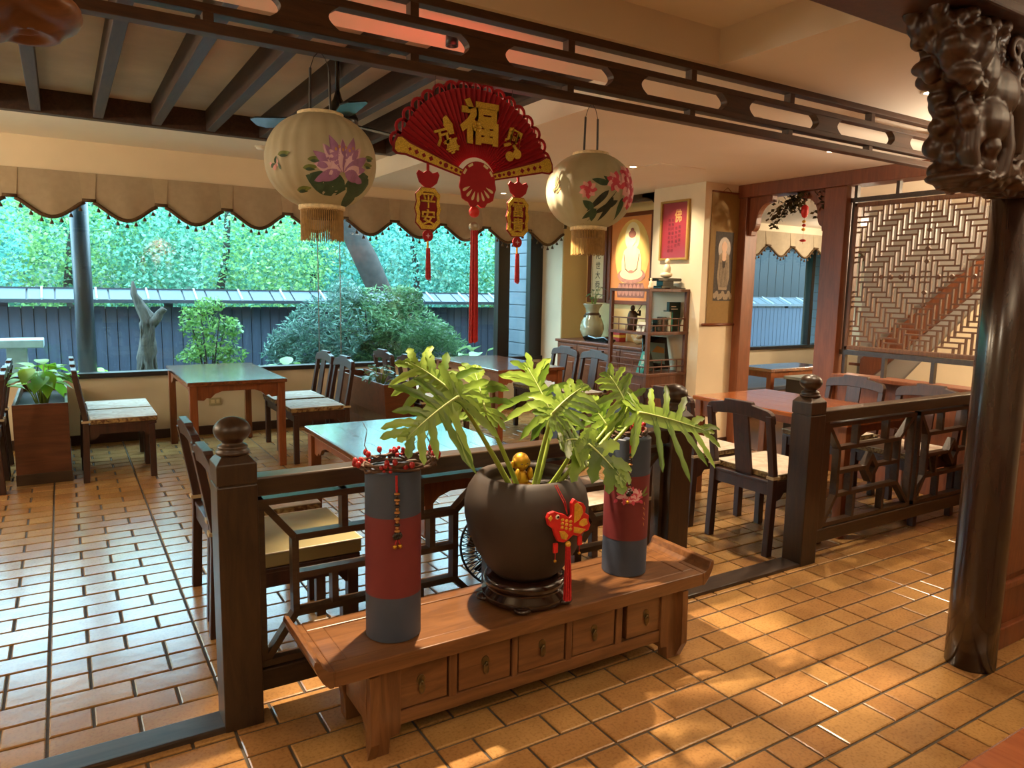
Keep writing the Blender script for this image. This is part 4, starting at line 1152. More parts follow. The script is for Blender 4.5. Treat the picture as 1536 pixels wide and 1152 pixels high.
# ---- pot on its lacquer stand
sd = thing('pot_stand', 'black lacquered round stand under the clay pot', 'stand', (1.480, 2.260, BT))
G().lathe([(0.150, 0.0), (0.165, 0.012), (0.168, 0.035), (0.150, 0.050), (0.152, 0.062), (0.162, 0.072), (0.160, 0.092), (0.148, 0.102), (0.120, 0.104)], n=48).obj('turned_ring', 'stand_lacquer', sd, smooth=True)
for i in range(5):
    a = -2.2 + i * 2 * math.pi / 5
    G().ball((0.160 * math.cos(a), 0.160 * math.sin(a), 0.014), (0.035, 0.035, 0.014), 12, 6).obj('foot', 'stand_lacquer', sd, smooth=True)
pot = thing('clay_pot', 'big dark brown clay pot on the lacquered stand', 'pot', (1.480, 2.260, BT + 0.104))
PR = [(0.118, 0.0), (0.150, 0.030), (0.195, 0.10), (0.224, 0.17), (0.238, 0.235), (0.238, 0.285), (0.226, 0.335), (0.203, 0.372), (0.188, 0.388), (0.176, 0.392), (0.163, 0.386), (0.158, 0.372), (0.170, 0.345), (0.175, 0.33)]
G().lathe(PR, n=64).obj('pot_body', 'pot_clay', pot, smooth=True)
G().lathe([(0.0, 0.315), (0.19, 0.31)], n=32, cap=False).obj('soil', 'soil', pot)
mk = thing('monk_figurine', 'small gold bald monk figurine sitting in the pot', 'figurine', (1.485, 2.315, BT + 0.104 + 0.315))
G().ball((0, 0, 0.105), (0.035, 0.033, 0.037), 20, 14).obj('head', 'gold_metal', mk, smooth=True)
b_ = G().ball((0, 0, 0.035), (0.036, 0.030, 0.042), 16, 12); b_.ball((0, -0.012, 0.012), (0.05, 0.036, 0.018), 16, 8); b_.obj('body', 'gold_metal', mk, smooth=True)
for s in (-1, 1):
    G().ball((s * 0.036, 0.0, 0.098), (0.009, 0.008, 0.015), 10, 6).obj('ear', 'gold_metal', mk, smooth=True)
    G().ball((s * 0.028, -0.025, 0.06), (0.012, 0.014, 0.026), 10, 8).obj('hand', 'gold_metal', mk, smooth=True)
    G().ball((s * 0.012, -0.030, 0.102), (0.006, 0.003, 0.002), 8, 5).obj('closed_eye', 'bronze', mk, smooth=True)
G().ball((0, -0.034, 0.094), (0.005, 0.004, 0.005), 8, 6).obj('nose', 'gold_metal', mk, smooth=True)

# ---- philodendron
ph = thing('split_leaf_plant', 'green split-leaf plant with deeply cut leaves growing in the clay pot', 'plant', (1.480, 2.260, BT + 0.104 + 0.315))
def leaf(base, tip, normal, W, seed, nl=6, droop=0.03, curl=0.012, back=True, wide=1.0):
    rn = random.Random(seed)
    B = Vector(base); T = Vector(tip) - B; L = T.length; T.normalize()
    Nn = Vector(normal); Nn = (Nn - T * Nn.dot(T)).normalized(); S = T.cross(Nn)
    def at(t, s, extra=0.0):
        p = B + T * (L * t) + S * s - Nn * (0.55 * s * s / max(W, .01)) * 0.6
        p.z -= droop * t * t
        return p
    g = G()
    def lobe(t0, side, ang, ln, wd):
        n = 9
        d = T * math.cos(ang) + S * side * math.sin(ang)
        root = at(t0, 0)
        nn = d.cross(Nn)
        v = []
        bend = rn.uniform(-0.22, 0.22)
        for i in range(n + 1):
            s = i / n
            w = wd * (0.70 + 0.38 * math.sin(math.pi * (0.1 + 0.8 * s))) * min(1.0, ((1.0 - s) / 0.16) ** 0.5) + 0.0012
            w *= (1 + 0.22 * math.sin(s * 21 + seed + t0 * 9)) * wide
            c = root + d * (ln * s) + nn * (bend * ln * s * s) - Vector((0, 0, 1)) * (curl * 2.2 * s * s * ln / 0.12)
            v += [c - nn * w, c + Nn * -0.003, c + nn * w]
        g.add(v, [(i * 3 + j, i * 3 + j + 1, i * 3 + j + 4, i * 3 + j + 3) for i in range(n) for j in range(2)])
    for i in range(nl):
        t = 0.02 + 0.86 * i / (nl - 1)
        ang = R(100 - 68 * (i / (nl - 1)) ** 0.9)
        ln = W * (0.72 + 0.5 * math.sin(math.pi * (0.22 + 0.62 * i / (nl - 1)))) * (1 - 0.38 * (i / (nl - 1)) ** 2)
        for sd_ in (-1, 1):
            lobe(t + rn.uniform(-.015, .015), sd_, ang + rn.uniform(-.16, .16), ln * rn.uniform(0.72, 1.18), 0.0098 + 0.018 * W)
    if back:
        for sd_ in (-1, 1):
            lobe(0.03, sd_, R(142), W * 0.58, 0.014); lobe(0.04, sd_, R(120), W * 0.78, 0.0135)
    lobe(0.80, 1, 0.0, L * 0.24 + 0.02, 0.0125)
    # webbed centre of the blade
    v = []; n = 10
    for i in range(n + 1):
        t = -0.04 + 0.95 * i / n; w = W * 0.24 * math.sin(math.pi * (0.25 + 0.68 * i / n)) + .004
        v += [at(t, -w), at(t, 0), at(t, w)]
    g.add(v, [(i * 3 + j, i * 3 + j + 1, i * 3 + j + 4, i * 3 + j + 3) for i in range(n) for j in range(2)])
    o = g.obj('leaf', 'philodendron_leaf', ph, smooth=True, world=True)
    G().tube([at(i / 8 * 0.97, 0) + Nn * 0.0016 for i in range(9)], [0.0042 - 0.0035 * i / 8 for i in range(9)], 6).obj('midrib', 'leaf_vein', o, smooth=True, world=True)
    return B
def petiole(a, b, sag, r=0.0085):
    a = Vector(a); b = Vector(b); m = (a + b) / 2 + Vector(sag)
    pts = []
    for i in range(13):
        t = i / 12
        pts.append(a * (1 - t) ** 2 + m * 2 * t * (1 - t) + b * t * t)
    G().tube(pts, [r * (1.25 - 0.5 * i / 12) for i in range(13)], 8).obj('petiole', 'petiole_green', ph, smooth=True, world=True)
root = (1.47, 2.25, 0.775)
LV = [  # base, tip, normal, half width, seed, petiole foot, sag
    ((1.095, 2.10, 1.194), (0.895, 2.06, 1.110), (-0.15, -0.88, 0.42), 0.155, 1, (1.425, 2.24, 0.76), (-0.02, 0, 0.05)),
    ((1.150, 2.22, 1.180), (1.035, 2.34, 1.315), (-0.35, -0.65, 0.65), 0.150, 2, (1.44, 2.27, 0.76), (-0.02, 0.01, 0.06)),
    ((1.245, 2.18, 1.125), (1.275, 2.32, 1.285), (0.0, -0.85, 0.5), 0.120, 3, (1.445, 2.23, 0.76), (-0.03, 0, 0.07)),
    ((1.640, 2.34, 1.060), (1.600, 2.46, 1.265), (-0.1, -0.85, 0.5), 0.175, 4, (1.52, 2.27, 0.76), (0.05, 0.02, 0.02)),
    ((1.520, 2.16, 1.095), (1.655, 2.16, 1.215), (-0.35, -0.7, 0.6), 0.105, 5, (1.49, 2.24, 0.76), (0.0, 0.0, 0.03)),
    ((1.980, 2.20, 1.060), (2.330, 2.14, 0.985), (-0.18, -0.76, 0.58), 0.185, 6, (1.545, 2.24, 0.76), (0.08, 0, -0.02)),
    ((1.900, 2.30, 0.990), (1.860, 2.38, 1.110), (-0.2, -0.75, 0.6), 0.115, 7, (1.535, 2.27, 0.76), (0.06, 0, 0.0)),
    ((1.575, 2.01, 1.005), (1.675, 1.94, 0.910), (-0.05, -0.85, 0.5), 0.115, 8, (1.54, 2.21, 0.77), (0.03, 0.0, 0.0)),
    ((1.560, 2.05, 1.010), (1.440, 1.98, 1.060), (0.1, -0.8, 0.6), 0.105, 9, (1.53, 2.22, 0.77), (0.02, 0.0, 0.0)),
    ((1.955, 2.24, 1.075), (1.900, 2.30, 1.235), (-0.1, -0.9, 0.45), 0.125, 11, (1.55, 2.25, 0.76), (0.09, 0, -0.01)),
]
for b, tp, nn, W, sd_, ft, sg in LV:
    leaf(b, tp, nn, W, sd_, nl=(4 if sd_ in (8, 9) else 6), wide=(1.75 if sd_ in (8, 9) else 1.0))
    petiole(ft, b, sg)
G().tube([(1.40, 2.17, 0.80), (1.45, 2.145, 0.79), (1.52, 2.15, 0.80), (1.56, 2.20, 0.815)], 0.003, 6).obj('green_tie', 'paint_green', ph, world=True, smooth=True)

# ---- fish charm on the pot
fc = thing('fish_charm', 'red and gold cloth fish charm with red tassel hanging on the pot', 'charm', (1.50, 2.025, 0.72))
def fo(pts, d, y0, m, n='fish_body', bev=0.003):
    return G().prism([(1.50 + a, 0.72 + b) for a, b in pts], d, XZ(y0, -1)).obj(n, m, fc, world=True, bevel=bev)
body = [(-0.095, 0.035), (-0.088, 0.052), (-0.065, 0.056), (-0.04, 0.045), (-0.02, 0.038), (0.0, 0.022), (0.012, 0.03), (0.01, 0.075), (0.022, 0.09), (0.04, 0.075), (0.062, 0.068), (0.075, 0.05), (0.072, 0.03), (0.09, 0.018), (0.088, 0.0), (0.098, -0.018), (0.09, -0.038), (0.068, -0.042), (0.05, -0.055), (0.02, -0.045), (0.0, -0.058), (-0.02, -0.066), (-0.045, -0.058), (-0.058, -0.035), (-0.066, -0.01), (-0.088, 0.008)]
fo(body, 0.016, 2.025, 'fish_red')
fo([(0.02, 0.0), (0.02, 0.07), (0.032, 0.076), (0.052, 0.058), (0.060, 0.035), (0.045, 0.012)], 0.004, 2.009, 'fish_gold', 'gold_fin')
fo([(0.045, 0.004), (0.062, 0.012), (0.078, 0.008), (0.082, -0.012), (0.06, -0.018), (0.042, -0.01)], 0.004, 2.009, 'fish_gold', 'gold_fin')
fo([(0.02, -0.012), (0.05, -0.022), (0.075, -0.03), (0.05, -0.044), (0.02, -0.034)], 0.004, 2.009, 'fish_gold', 'gold_fin')
fo([(-0.045, -0.018), (-0.02, -0.022), (-0.004, -0.04), (-0.012, -0.056), (-0.034, -0.048)], 0.004, 2.009, 'fish_gold', 'gold_fin')
for i in range(3):
    for j in range(3):
        G().ball((1.50 - 0.03 + 0.018 * i, 2.009, 0.72 - 0.008 + 0.014 * j - 0.006 * i), (0.008, 0.002, 0.006), 8, 5).obj('gold_scale', 'fish_gold', fc, world=True, smooth=True)
fo([(-0.093, 0.036), (-0.082, 0.046), (-0.074, 0.034), (-0.084, 0.022)], 0.004, 2.009, 'fish_gold', 'gold_lips')
G().ball((1.50 - 0.052, 2.009, 0.72 + 0.034), (0.009, 0.003, 0.009), 12, 6).obj('eye', 'card_white', fc, world=True, smooth=True)
G().ball((1.50 - 0.051, 2.006, 0.72 + 0.034), (0.005, 0.002, 0.005), 10, 6).obj('pupil', 'black_plastic', fc, world=True, smooth=True)
for s in (-0.004, 0.004): G().tube([(1.472 + s, 2.06, 0.855), (1.485 + s, 2.02, 0.80), (1.497, 2.018, 0.755)], 0.0018, 5).obj('cord', 'red_thread', fc, world=True)
G().ball((1.504, 2.018, 0.642), 0.011, 10, 8).obj('gold_cap', 'fish_gold', fc, world=True, smooth=True)
tg = G()
for i in range(14):
    a = i * 2.4
    q = 0.012 * math.sqrt(i / 14)
    tg.tube([(1.504 + q * .6 * math.cos(a), 2.018 + q * .6 * math.sin(a), 0.635), (1.507 + q * math.cos(a), 2.018 + q * math.sin(a), 0.52), (1.508 + q * 1.2 * math.cos(a), 2.018 + q * 1.2 * math.sin(a), 0.43)], 0.0035, 5)
tg.obj('tassel', 'red_thread', fc, world=True)
for sx, sz in ((-0.052, 0.655), (0.055, 0.665)):
    BOX('charm_tag', (1.50 + sx - .009, 2.012, sz - .035), (1.50 + sx + .009, 2.022, sz), 'fish_red', fc, world=True, bevel=0.002)
    G().tube([(1.50 + sx, 2.017, sz - .035), (1.50 + sx, 2.017, sz - .062)], 0.0015, 5).obj('thread', 'red_thread', fc, world=True)
    G().ball((1.50 + sx, 2.017, sz - .066), 0.006, 8, 6).obj('bell', 'gold_metal', fc, world=True, smooth=True)
# ---- floor fan behind the railing
ff = thing('floor_fan', 'black round wire floor fan standing behind the railing', 'fan', (1.72, 2.86, 0.0))
G().lathe([(0.13, 0), (0.13, 0.015), (0.03, 0.03), (0.02, 0.08)], n=24).obj('base', 'black_plastic', ff, smooth=True)
G().tube([(0, 0, 0.05), (0, 0.03, 0.30)], 0.015, 10).obj('neck', 'black_plastic', ff)
cage = G()
dv = Vector((-0.6, -0.8, 0.15)).normalized(); uu = dv.orthogonal().normalized(); ww = dv.cross(uu); C0 = Vector((0, 0, 0.32))
for k in range(60):
    a = 2 * math.pi * k / 60
    rad = uu * math.cos(a) + ww * math.sin(a)
    cage.tube([C0 + dv * 0.075 + rad * 0.03, C0 + dv * 0.06 + rad * 0.12, C0 + dv * 0.0 + rad * 0.185, C0 - dv * 0.05 + rad * 0.12, C0 - dv * 0.06 + rad * 0.03], 0.0022, 4)
cage.obj('wire_cage', 'black_plastic', ff)
ring_ = lambda r, o: [C0 + dv * o + (uu * math.cos(2 * math.pi * k / 36) + ww * math.sin(2 * math.pi * k / 36)) * r for k in range(37)]
G().tube(ring_(0.185, 0), 0.006, 6).obj('rim', 'black_plastic', ff)
G().tube(ring_(0.10, 0.063), 0.002, 5).obj('rim', 'black_plastic', ff)
for k in range(4):
    a = k * math.pi / 2
    r0 = uu * math.cos(a) + ww * math.sin(a); r1 = uu * math.cos(a + .9) + ww * math.sin(a + .9)
    G().add([C0 + r0 * .03, C0 + r0 * .16 + dv * .02, C0 + r1 * .16 - dv * .02, C0 + r1 * .03], [(0, 1, 2, 3)]).obj('blade', 'black_gloss', ff)
G().ball(tuple(C0 - dv * 0.09), (0.06, 0.07, 0.06), 16, 10).obj('motor', 'black_plastic', ff, smooth=True)
# ================================================================== HANGING THINGS
def lantern(x, y, zc, label, silk, motif):
    """painted silk globe: pleated body, braided collars, bead fringe, hanging rods"""
    t = thing('silk_lantern', label, 'lantern', (x, y, zc), group=None)
    Rm = 0.182
    prof = [(0.068, 0.148), (0.085, 0.144)]
    rr = lambda z: Rm * max(0.05, 1 - (abs(z) / 0.161) ** 2.15) ** 0.5
    pr = []
    for i in range(25):
        z = -0.146 + 0.292 * i / 24
        pr.append((rr(z), z))
    G().lathe(pr, n=96, cap=False, ripple=24, amp=0.026).obj('silk_body', silk, t, smooth=True)
    for z0, z1, r, n in ((0.142, 0.160, 0.072, 'top_collar'), (-0.162, -0.143, 0.074, 'bottom_collar')):
        pts = G()
        pts.lathe([(r - .006, z0), (r + .004, z0 + .003), (r + .004, z1 - .003), (r - .006, z1)], n=36).obj(n, 'cream_braid', t, smooth=True)
    fg = G()
    for k in range(64):
        a = 2 * math.pi * k / 64
        fg.tube([(0.070 * math.cos(a), 0.070 * math.sin(a), -0.158), (0.070 * math.cos(a), 0.070 * math.sin(a), -0.262 + 0.003 * math.sin(k * 2.1))], 0.0022, 4)
    tag(fg.obj('bead_fringe', 'gold_fringe', t), kind='stuff')
    G().lathe([(0.05, -0.150), (0.05, -0.19)], n=24, cap=True).obj('inner_frame', 'fringe_brown', t)
    for s in (-1, 1):
        G().tube([(s * 0.035, 0, 0.15), (s * 0.032, 0, 0.30)], 0.0045, 8).obj('hanging_rod', 'black_frame', t)
        G().tube([(s * 0.032, 0, 0.30), (s * 0.02, 0, 0.335), (0, 0, 0.36), (s * -0.006, 0, 2.33 - zc)], 0.0014, 5).obj('wire', 'black_frame', t)
    th0 = math.atan2(-y, -x)
    rn = random.Random(int(x * 100))
    if motif == 'lotus':
        sf = round_surf(th0 + 0.40, rr, -0.005, 24, 0.026); it = []
        for (u, v, a, L, W) in ((0.01, -0.062, 0.15, 0.085, 0.055), (0.015, -0.07, 2.9, 0.10, 0.05), (0.03, -0.06, 0.5, 0.055, 0.04), (0.02, -0.075, -0.6, 0.05, 0.035)):
            it.append(('paint_green', petal(u, v, a, L, W)))
        for (u, v) in ((-0.075, -0.03), (-0.065, -0.012), (0.075, 0.005), (0.07, -0.012), (-0.035, -0.045), (-0.14, 0.0), (-0.08, -0.075)):
            it.append(('paint_olive', petal(u - .016, v, 0.1, 0.034, 0.012))); it.append(('paint_green', petal(u - .01, v - .003, 0.0, 0.022, 0.007)))
        for k, (a, L) in enumerate(((2.55, .075), (2.2, .072), (1.9, .085), (1.57, .075), (1.25, .085), (0.95, .072), (0.6, .07), (2.9, .06), (3.5, .055), (0.2, .05), (-0.3, .045))):
            it.append(('petal_pale' if k % 2 else 'petal_purple', petal(-0.002 + 0.006 * math.cos(a), -0.035, a, L, 0.026)))
            it.append(('petal_purple', petal(-0.002 + 0.035 * math.cos(a), -0.035 + 0.035 * math.sin(a), a, L * .5, 0.014)))
        for k in range(6): it.append(('paint_ochre', petal(-0.02 + .008 * k, 0.01 + 0.006 * (k % 2), 1.57, 0.008, 0.005)))
        paint(t, sf, [(m_, [[(u_ * 1.4, v_ * 1.4) for u_, v_ in r_] for r_ in rw]) for m_, rw in it], 'painted_lotus')
        sf2 = round_surf(th0 - 0.95, rr, -0.03, 24, 0.026); it = []
        for k in range(6): it.append(('paint_green' if k % 2 else 'petal_blush', petal(-0.03 + .012 * k, -0.01 * (k % 3), 0.4 * k, 0.025, 0.012)))
        paint(t, sf2, it, 'painted_sprig')
    else:
        sf = round_surf(th0 + 0.50, rr, -0.015, 24, 0.026); it = []
        for (u, v, a, L) in ((0.0, 0.0, -2.3, .09), (0.02, -0.02, -1.9, .08), (0.03, 0.01, 2.5, .06), (0.0, 0.02, 2.9, .06), (0.04, -0.03, -2.6, .09), (0.06, -0.02, -1.6, .07), (-0.04, -0.06, 2.6, .05), (-0.03, -0.06, -2.4, .045), (-0.04, -0.06, -1.2, .04)):
            it.append(('paint_dark' if L > .07 else 'paint_green', petal(u, v, a, L, 0.022)))
        it.append(('paint_dark', petal(0.03, 0.0, -2.2, 0.13, 0.004)))
        for (cu, cv, s) in ((-0.07, 0.0, .8), (0.025, 0.03, 1.0), (0.085, 0.02, 1.25), (0.075, 0.06, .9), (0.09, -0.02, 1.0)):
            for k in range(9):
                a = k * 0.7 + cu * 30
                it.append(('petal_pink' if k % 2 else 'petal_blush', petal(cu + .006 * math.cos(a), cv + .006 * math.sin(a), a, 0.030 * s, 0.022 * s)))
            for k in range(6):
                a = k * 1.05
                it.append(('petal_pink', petal(cu, cv, a, 0.017 * s, 0.012 * s)))
        paint(t, sf, [(m_, [[(u_ * 1.2 - 0.012, v_ * 1.2) for u_, v_ in r_] for r_ in rw]) for m_, rw in it], 'painted_peony')
        sf2 = round_surf(th0 - 0.85, rr, 0.0, 24, 0.026); it = []
        for k in range(7): it.append(('paint_dark' if k % 2 else 'paint_ochre', petal(0, 0.005 * k - 0.02, 0.5 + 0.18 * k, 0.04, 0.008))); it.append(('paint_ochre', petal(0, 0, 3.6 + .1 * k, 0.02, 0.006)))
        paint(t, sf2, it, 'painted_bird')
    return t
lantern(0.775, 2.50, 1.965, 'round cream silk lantern painted with a purple lotus', 'lantern_silk', 'lotus')
lantern(1.922, 2.50, 1.962, 'round pale silk lantern painted with red peonies', 'lantern_silk_grey', 'peony')

# ---- red folding-fan ornament
FX, FZ, FY = 1.372, 1.958, 2.50
fa = thing('fan_ornament', 'big red folding fan ornament with gold characters and tassels', 'ornament', (FX, FY, FZ))
a0, a1 = R(15.5), R(164.5); NP = 38
pv = []; pf_ = []
def pol(r, a, y): return (FX + r * math.cos(a), y, FZ + r * math.sin(a))
for i in range(NP * 2 + 1):
    a = a0 + (a1 - a0) * i / (NP * 2); y = FY - (0.013 if i % 2 else 0.0)
    pv += [pol(0.085, a, FY - (0.004 if i % 2 else 0)), pol(0.335, a, y)]
G().add(pv, [(2 * i, 2 * i + 1, 2 * i + 3, 2 * i + 2) for i in range(NP * 2)]).obj('pleated_leaf', 'red_felt', fa, world=True)
for i in range(17):
    a = a0 + (a1 - a0) * (i + .5) / 17; n = 14
    cx, cz = FX + 0.338 * math.cos(a), FZ + 0.338 * math.sin(a)
    o_ = [(cx + 0.031 * math.cos(2 * math.pi * k / n), cz + 0.031 * math.sin(2 * math.pi * k / n)) for k in range(n)]
    i_ = [(cx + 0.020 * math.cos(2 * math.pi * k / n), cz + 0.020 * math.sin(2 * math.pi * k / n)) for k in range(n)]
    G().ring(o_, i_, 0.004, XZ(FY + 0.004)).obj('edge_loop', 'red_felt', fa, world=True)
    BOX('edge_link', (cx - .003, FY + .004, cz - .024), (cx + .003, FY + .008, cz + .024), 'red_felt', fa, world=True)
def guard(a, flip):
    d = Vector((math.cos(a), 0, math.sin(a))); nrm = Vector((-math.sin(a), 0, math.cos(a)))
    def M(u, v, c): 
        p = Vector((FX, FY - 0.014 - c, FZ)) + d * u + nrm * v
        return tuple(p)
    base = [(0.055, -0.014), (0.30, -0.026), (0.335, -0.036), (0.352, -0.030), (0.358, 0.0), (0.352, 0.030), (0.335, 0.036), (0.30, 0.026), (0.055, 0.014)]
    G().prism(base, 0.004, M).obj('guard_backing', 'red_felt_dark', fa, world=True)
    g2 = [(0.062, -0.009), (0.30, -0.019), (0.332, -0.028), (0.345, -0.022), (0.350, 0.0), (0.345, 0.022), (0.332, 0.028), (0.30, 0.019), (0.062, 0.009)]
    G().prism(g2, 0.003, lambda u, v, c: M(u, v, c + 0.004)).obj('guard_stick', 'gold_glitter', fa, world=True)
    for k, u in enumerate((0.078, 0.098, 0.118, 0.142, 0.165, 0.205, 0.235, 0.265, 0.292)):
        r = (0.005, 0.0075, 0.005, 0.0095, 0.006, 0.010, 0.009, 0.010, 0.007)[k]
        q = 4 if k > 4 else 10
        G().prism([(u + r * math.cos(2 * math.pi * j / q), r * math.sin(2 * math.pi * j / q)) for j in range(q)], 0.0012, lambda u_, v, c: M(u_, v, c + 0.007)).obj('cutout', 'red_felt_dark', fa, world=True)
guard(R(15.0), 1); guard(R(163.5), -1)
n = 40
rs = []
for k in range(n):
    a = 2 * math.pi * k / n
    low = max(0.0, -math.sin(a))
    r = 0.074 + 0.016 * low * abs(math.sin(a * 6)) + 0.012 * low
    rs.append((FX + r * 1.02 * math.cos(a), FZ - 0.006 + r * math.sin(a)))
G().prism(rs, 0.006, XZ(FY - 0.016, -1)).obj('rosette', 'red_felt', fa, world=True, bevel=0.001)
for k in range(7):
    a = R(-150 + 20 * k)
    pe_ = []
    for j in range(12):
        b = 2 * math.pi * j / 12
        u, v = 0.058 + 0.018 * math.cos(b), (0.0045 + 0.0035 * math.cos(b)) * math.sin(b)
        pe_.append((FX + u * math.cos(a) - v * math.sin(a), FZ - 0.006 + u * math.sin(a) + v * math.cos(a)))
    G().prism(pe_, 0.0012, XZ(FY - 0.022, -1)).obj('cutout', 'paper_cream', fa, world=True)
for k in range(5):
    a = R(30 + 30 * k)
    pe_ = [(FX + r * math.cos(a + s), FZ - .006 + r * math.sin(a + s)) for r, s in ((0.062, -.16), (0.071, -.16), (0.071, .16), (0.062, .16))]
    if k != 2: G().prism(pe_, 0.0012, XZ(FY - 0.022, -1)).obj('cutout', 'paper_cream', fa, world=True)
MT = lambda x, z, y: (lambda a, b, c: (x + a, y - c, z + b))
put_text(G(), '福', 0.165, 0.006, MT(1.376, 2.170, FY - 0.020), 0.006).obj('fortune_character', 'gold_glitter', fa, world=True)
for k in range(6):
    a = k * math.pi / 3
    G().ball((1.362 + 0.013 * math.cos(a), FY - 0.027, 2.152 + 0.013 * math.sin(a)), (0.008, 0.003, 0.008), 8, 5).obj('flower_boss', 'gold_glitter', fa, world=True, smooth=True)
put_text(G(), '万', 0.062, 0.005, MT(1.222, 2.098, FY - 0.020), 0.0022, R(20)).obj('gold_character', 'gold_glitter', fa, world=True)
put_text(G(), '事', 0.058, 0.005, MT(1.262, 2.072, FY - 0.020), 0.0016, R(20)).obj('gold_character', 'gold_glitter', fa, world=True)
G().prism([(1.222, 2.165), (1.235, 2.178), (1.262, 2.15), (1.27, 2.115), (1.25, 2.11), (1.225, 2.14)], 0.004, XZ(FY - 0.018, -1)).obj('gold_banner', 'gold_glitter', fa, world=True, bevel=0.001)
put_text(G(), '興', 0.085, 0.005, MT(1.528, 2.125, FY - 0.020), 0.003, R(-18), 0.85).obj('gold_character', 'gold_glitter', fa, world=True)
for cx, cz in ((1.512, 2.06), (1.545, 2.072)):
    n = 16
    G().prism([(cx + 0.019 * math.cos(2 * math.pi * k / n), cz + 0.019 * math.sin(2 * math.pi * k / n)) for k in range(n)], 0.005, XZ(FY - 0.018, -1)).obj('gold_coin', 'gold_glitter', fa, world=True, bevel=0.001)
for xw in (1.20, 1.36, 1.53):
    G().tube([(xw, FY + .004, FZ + 0.29), (xw + 0.005, FY + .004, 2.33)], 0.0012, 5).obj('wire', 'black_frame', fa, world=True)
# centre tassel
G().tube([(1.360, FY - .016, 1.885), (1.360, FY - .016, 1.835)], 0.002, 6).obj('cord', 'gold_metal', fa, world=True)
G().ball((1.360, FY - .016, 1.838), 0.021, 20, 14).obj('red_ball', 'fish_red', fa, world=True, smooth=True)
G().ball((1.360, FY - .016, 1.783), (0.021, 0.021, 0.018), 12, 8).obj('silver_cap', 'silver', fa, world=True)
def tassel(x, z0, z1, r, nm='tassel'):
    g = G(); rn = random.Random(int(x * 99))
    for i in range(20):
        a = i * 2.4; q = r * math.sqrt((i + .5) / 20)
        g.tube([(x + q * .8 * math.cos(a), FY - .016 + q * .8 * math.sin(a), z0), (x + q * math.cos(a), FY - .016 + q * math.sin(a), (z0 + z1) / 2), (x + q * 1.12 * math.cos(a), FY - .016 + q * 1.12 * math.sin(a), z1 + rn.uniform(0, .012))], r * 0.23, 5)
    g.obj(nm, 'red_thread', fa, world=True)
tassel(1.361, 1.775, 1.335, 0.0155)
def pend(x, zt, chars):
    """ingot, lobed plaque with two characters, coin and tassel under one guard of the fan"""
    BOX('strap', (x - .005, FY - .014, zt + 0.02), (x + .005, FY - .010, zt + 0.085), 'red_felt', fa, world=True)
    ing = [(-0.046, 0.018), (-0.038, 0.03), (-0.018, 0.022), (0, 0.034), (0.018, 0.022), (0.038, 0.03), (0.046, 0.018), (0.036, -0.012), (0.018, -0.026), (0, -0.034), (-0.018, -0.026), (-0.036, -0.012)]
    G().prism([(x + a, zt - 0.012 + b) for a, b in ing], 0.005, XZ(FY - .010, -1)).obj('ingot', 'red_felt', fa, world=True)
    zc = zt - 0.118; w, h = 0.048, 0.074
    pl = [(-w * .55, h), (w * .55, h), (w * .72, h * .86), (w, h * .68), (w * .93, h * .3), (w * 1.06, 0), (w * .93, -h * .3), (w, -h * .68), (w * .72, -h * .86), (w * .55, -h), (-w * .55, -h), (-w * .72, -h * .86), (-w, -h * .68), (-w * .93, -h * .3), (-w * 1.06, 0), (-w * .93, h * .3), (-w, h * .68), (-w * .72, h * .86)]
    G().prism([(x + a * 1.05, zc + b * 1.04) for a, b in pl], 0.004, XZ(FY - .009, -1)).obj('plaque_backing', 'red_felt_dark', fa, world=True)
    G().ring([(x + a, zc + b) for a, b in pl], [(x + a * .74, zc + b * .80) for a, b in pl], 0.005, XZ(FY - .013, -1)).obj('plaque_rim', 'gold_glitter', fa, world=True)
    for q, chs in enumerate(chars):
        put_text(G(), chs, 0.060, 0.005, MT(x, zc + (0.029 if q == 0 else -0.031), FY - .016), 0.0009).obj('gold_character', 'gold_glitter', fa, world=True)
    n = 18; zq = zc - h - 0.024
    G().prism([(x + 0.021 * math.cos(2 * math.pi * k / n), zq + 0.021 * math.sin(2 * math.pi * k / n)) for k in range(n)], 0.005, XZ(FY - .010, -1)).obj('coin', 'red_felt', fa, world=True)
    G().prism([(x + r * math.cos(math.pi * k / 4), zq + r * math.sin(math.pi * k / 4)) for k, r in enumerate((.010, .003) * 4)], 0.001, XZ(FY - .015, -1)).obj('coin_star', 'petal_pale', fa, world=True)
    G().tube([(x, FY - .012, zq - .018), (x, FY - .012, zq - .048)], 0.004, 8).obj('gold_ferrule', 'gold_metal', fa, world=True)
    tassel(x, zq - .045, zq - .165, 0.0085)
pend(1.167, 1.955, '平安'); pend(1.558, 1.950, '富貴')

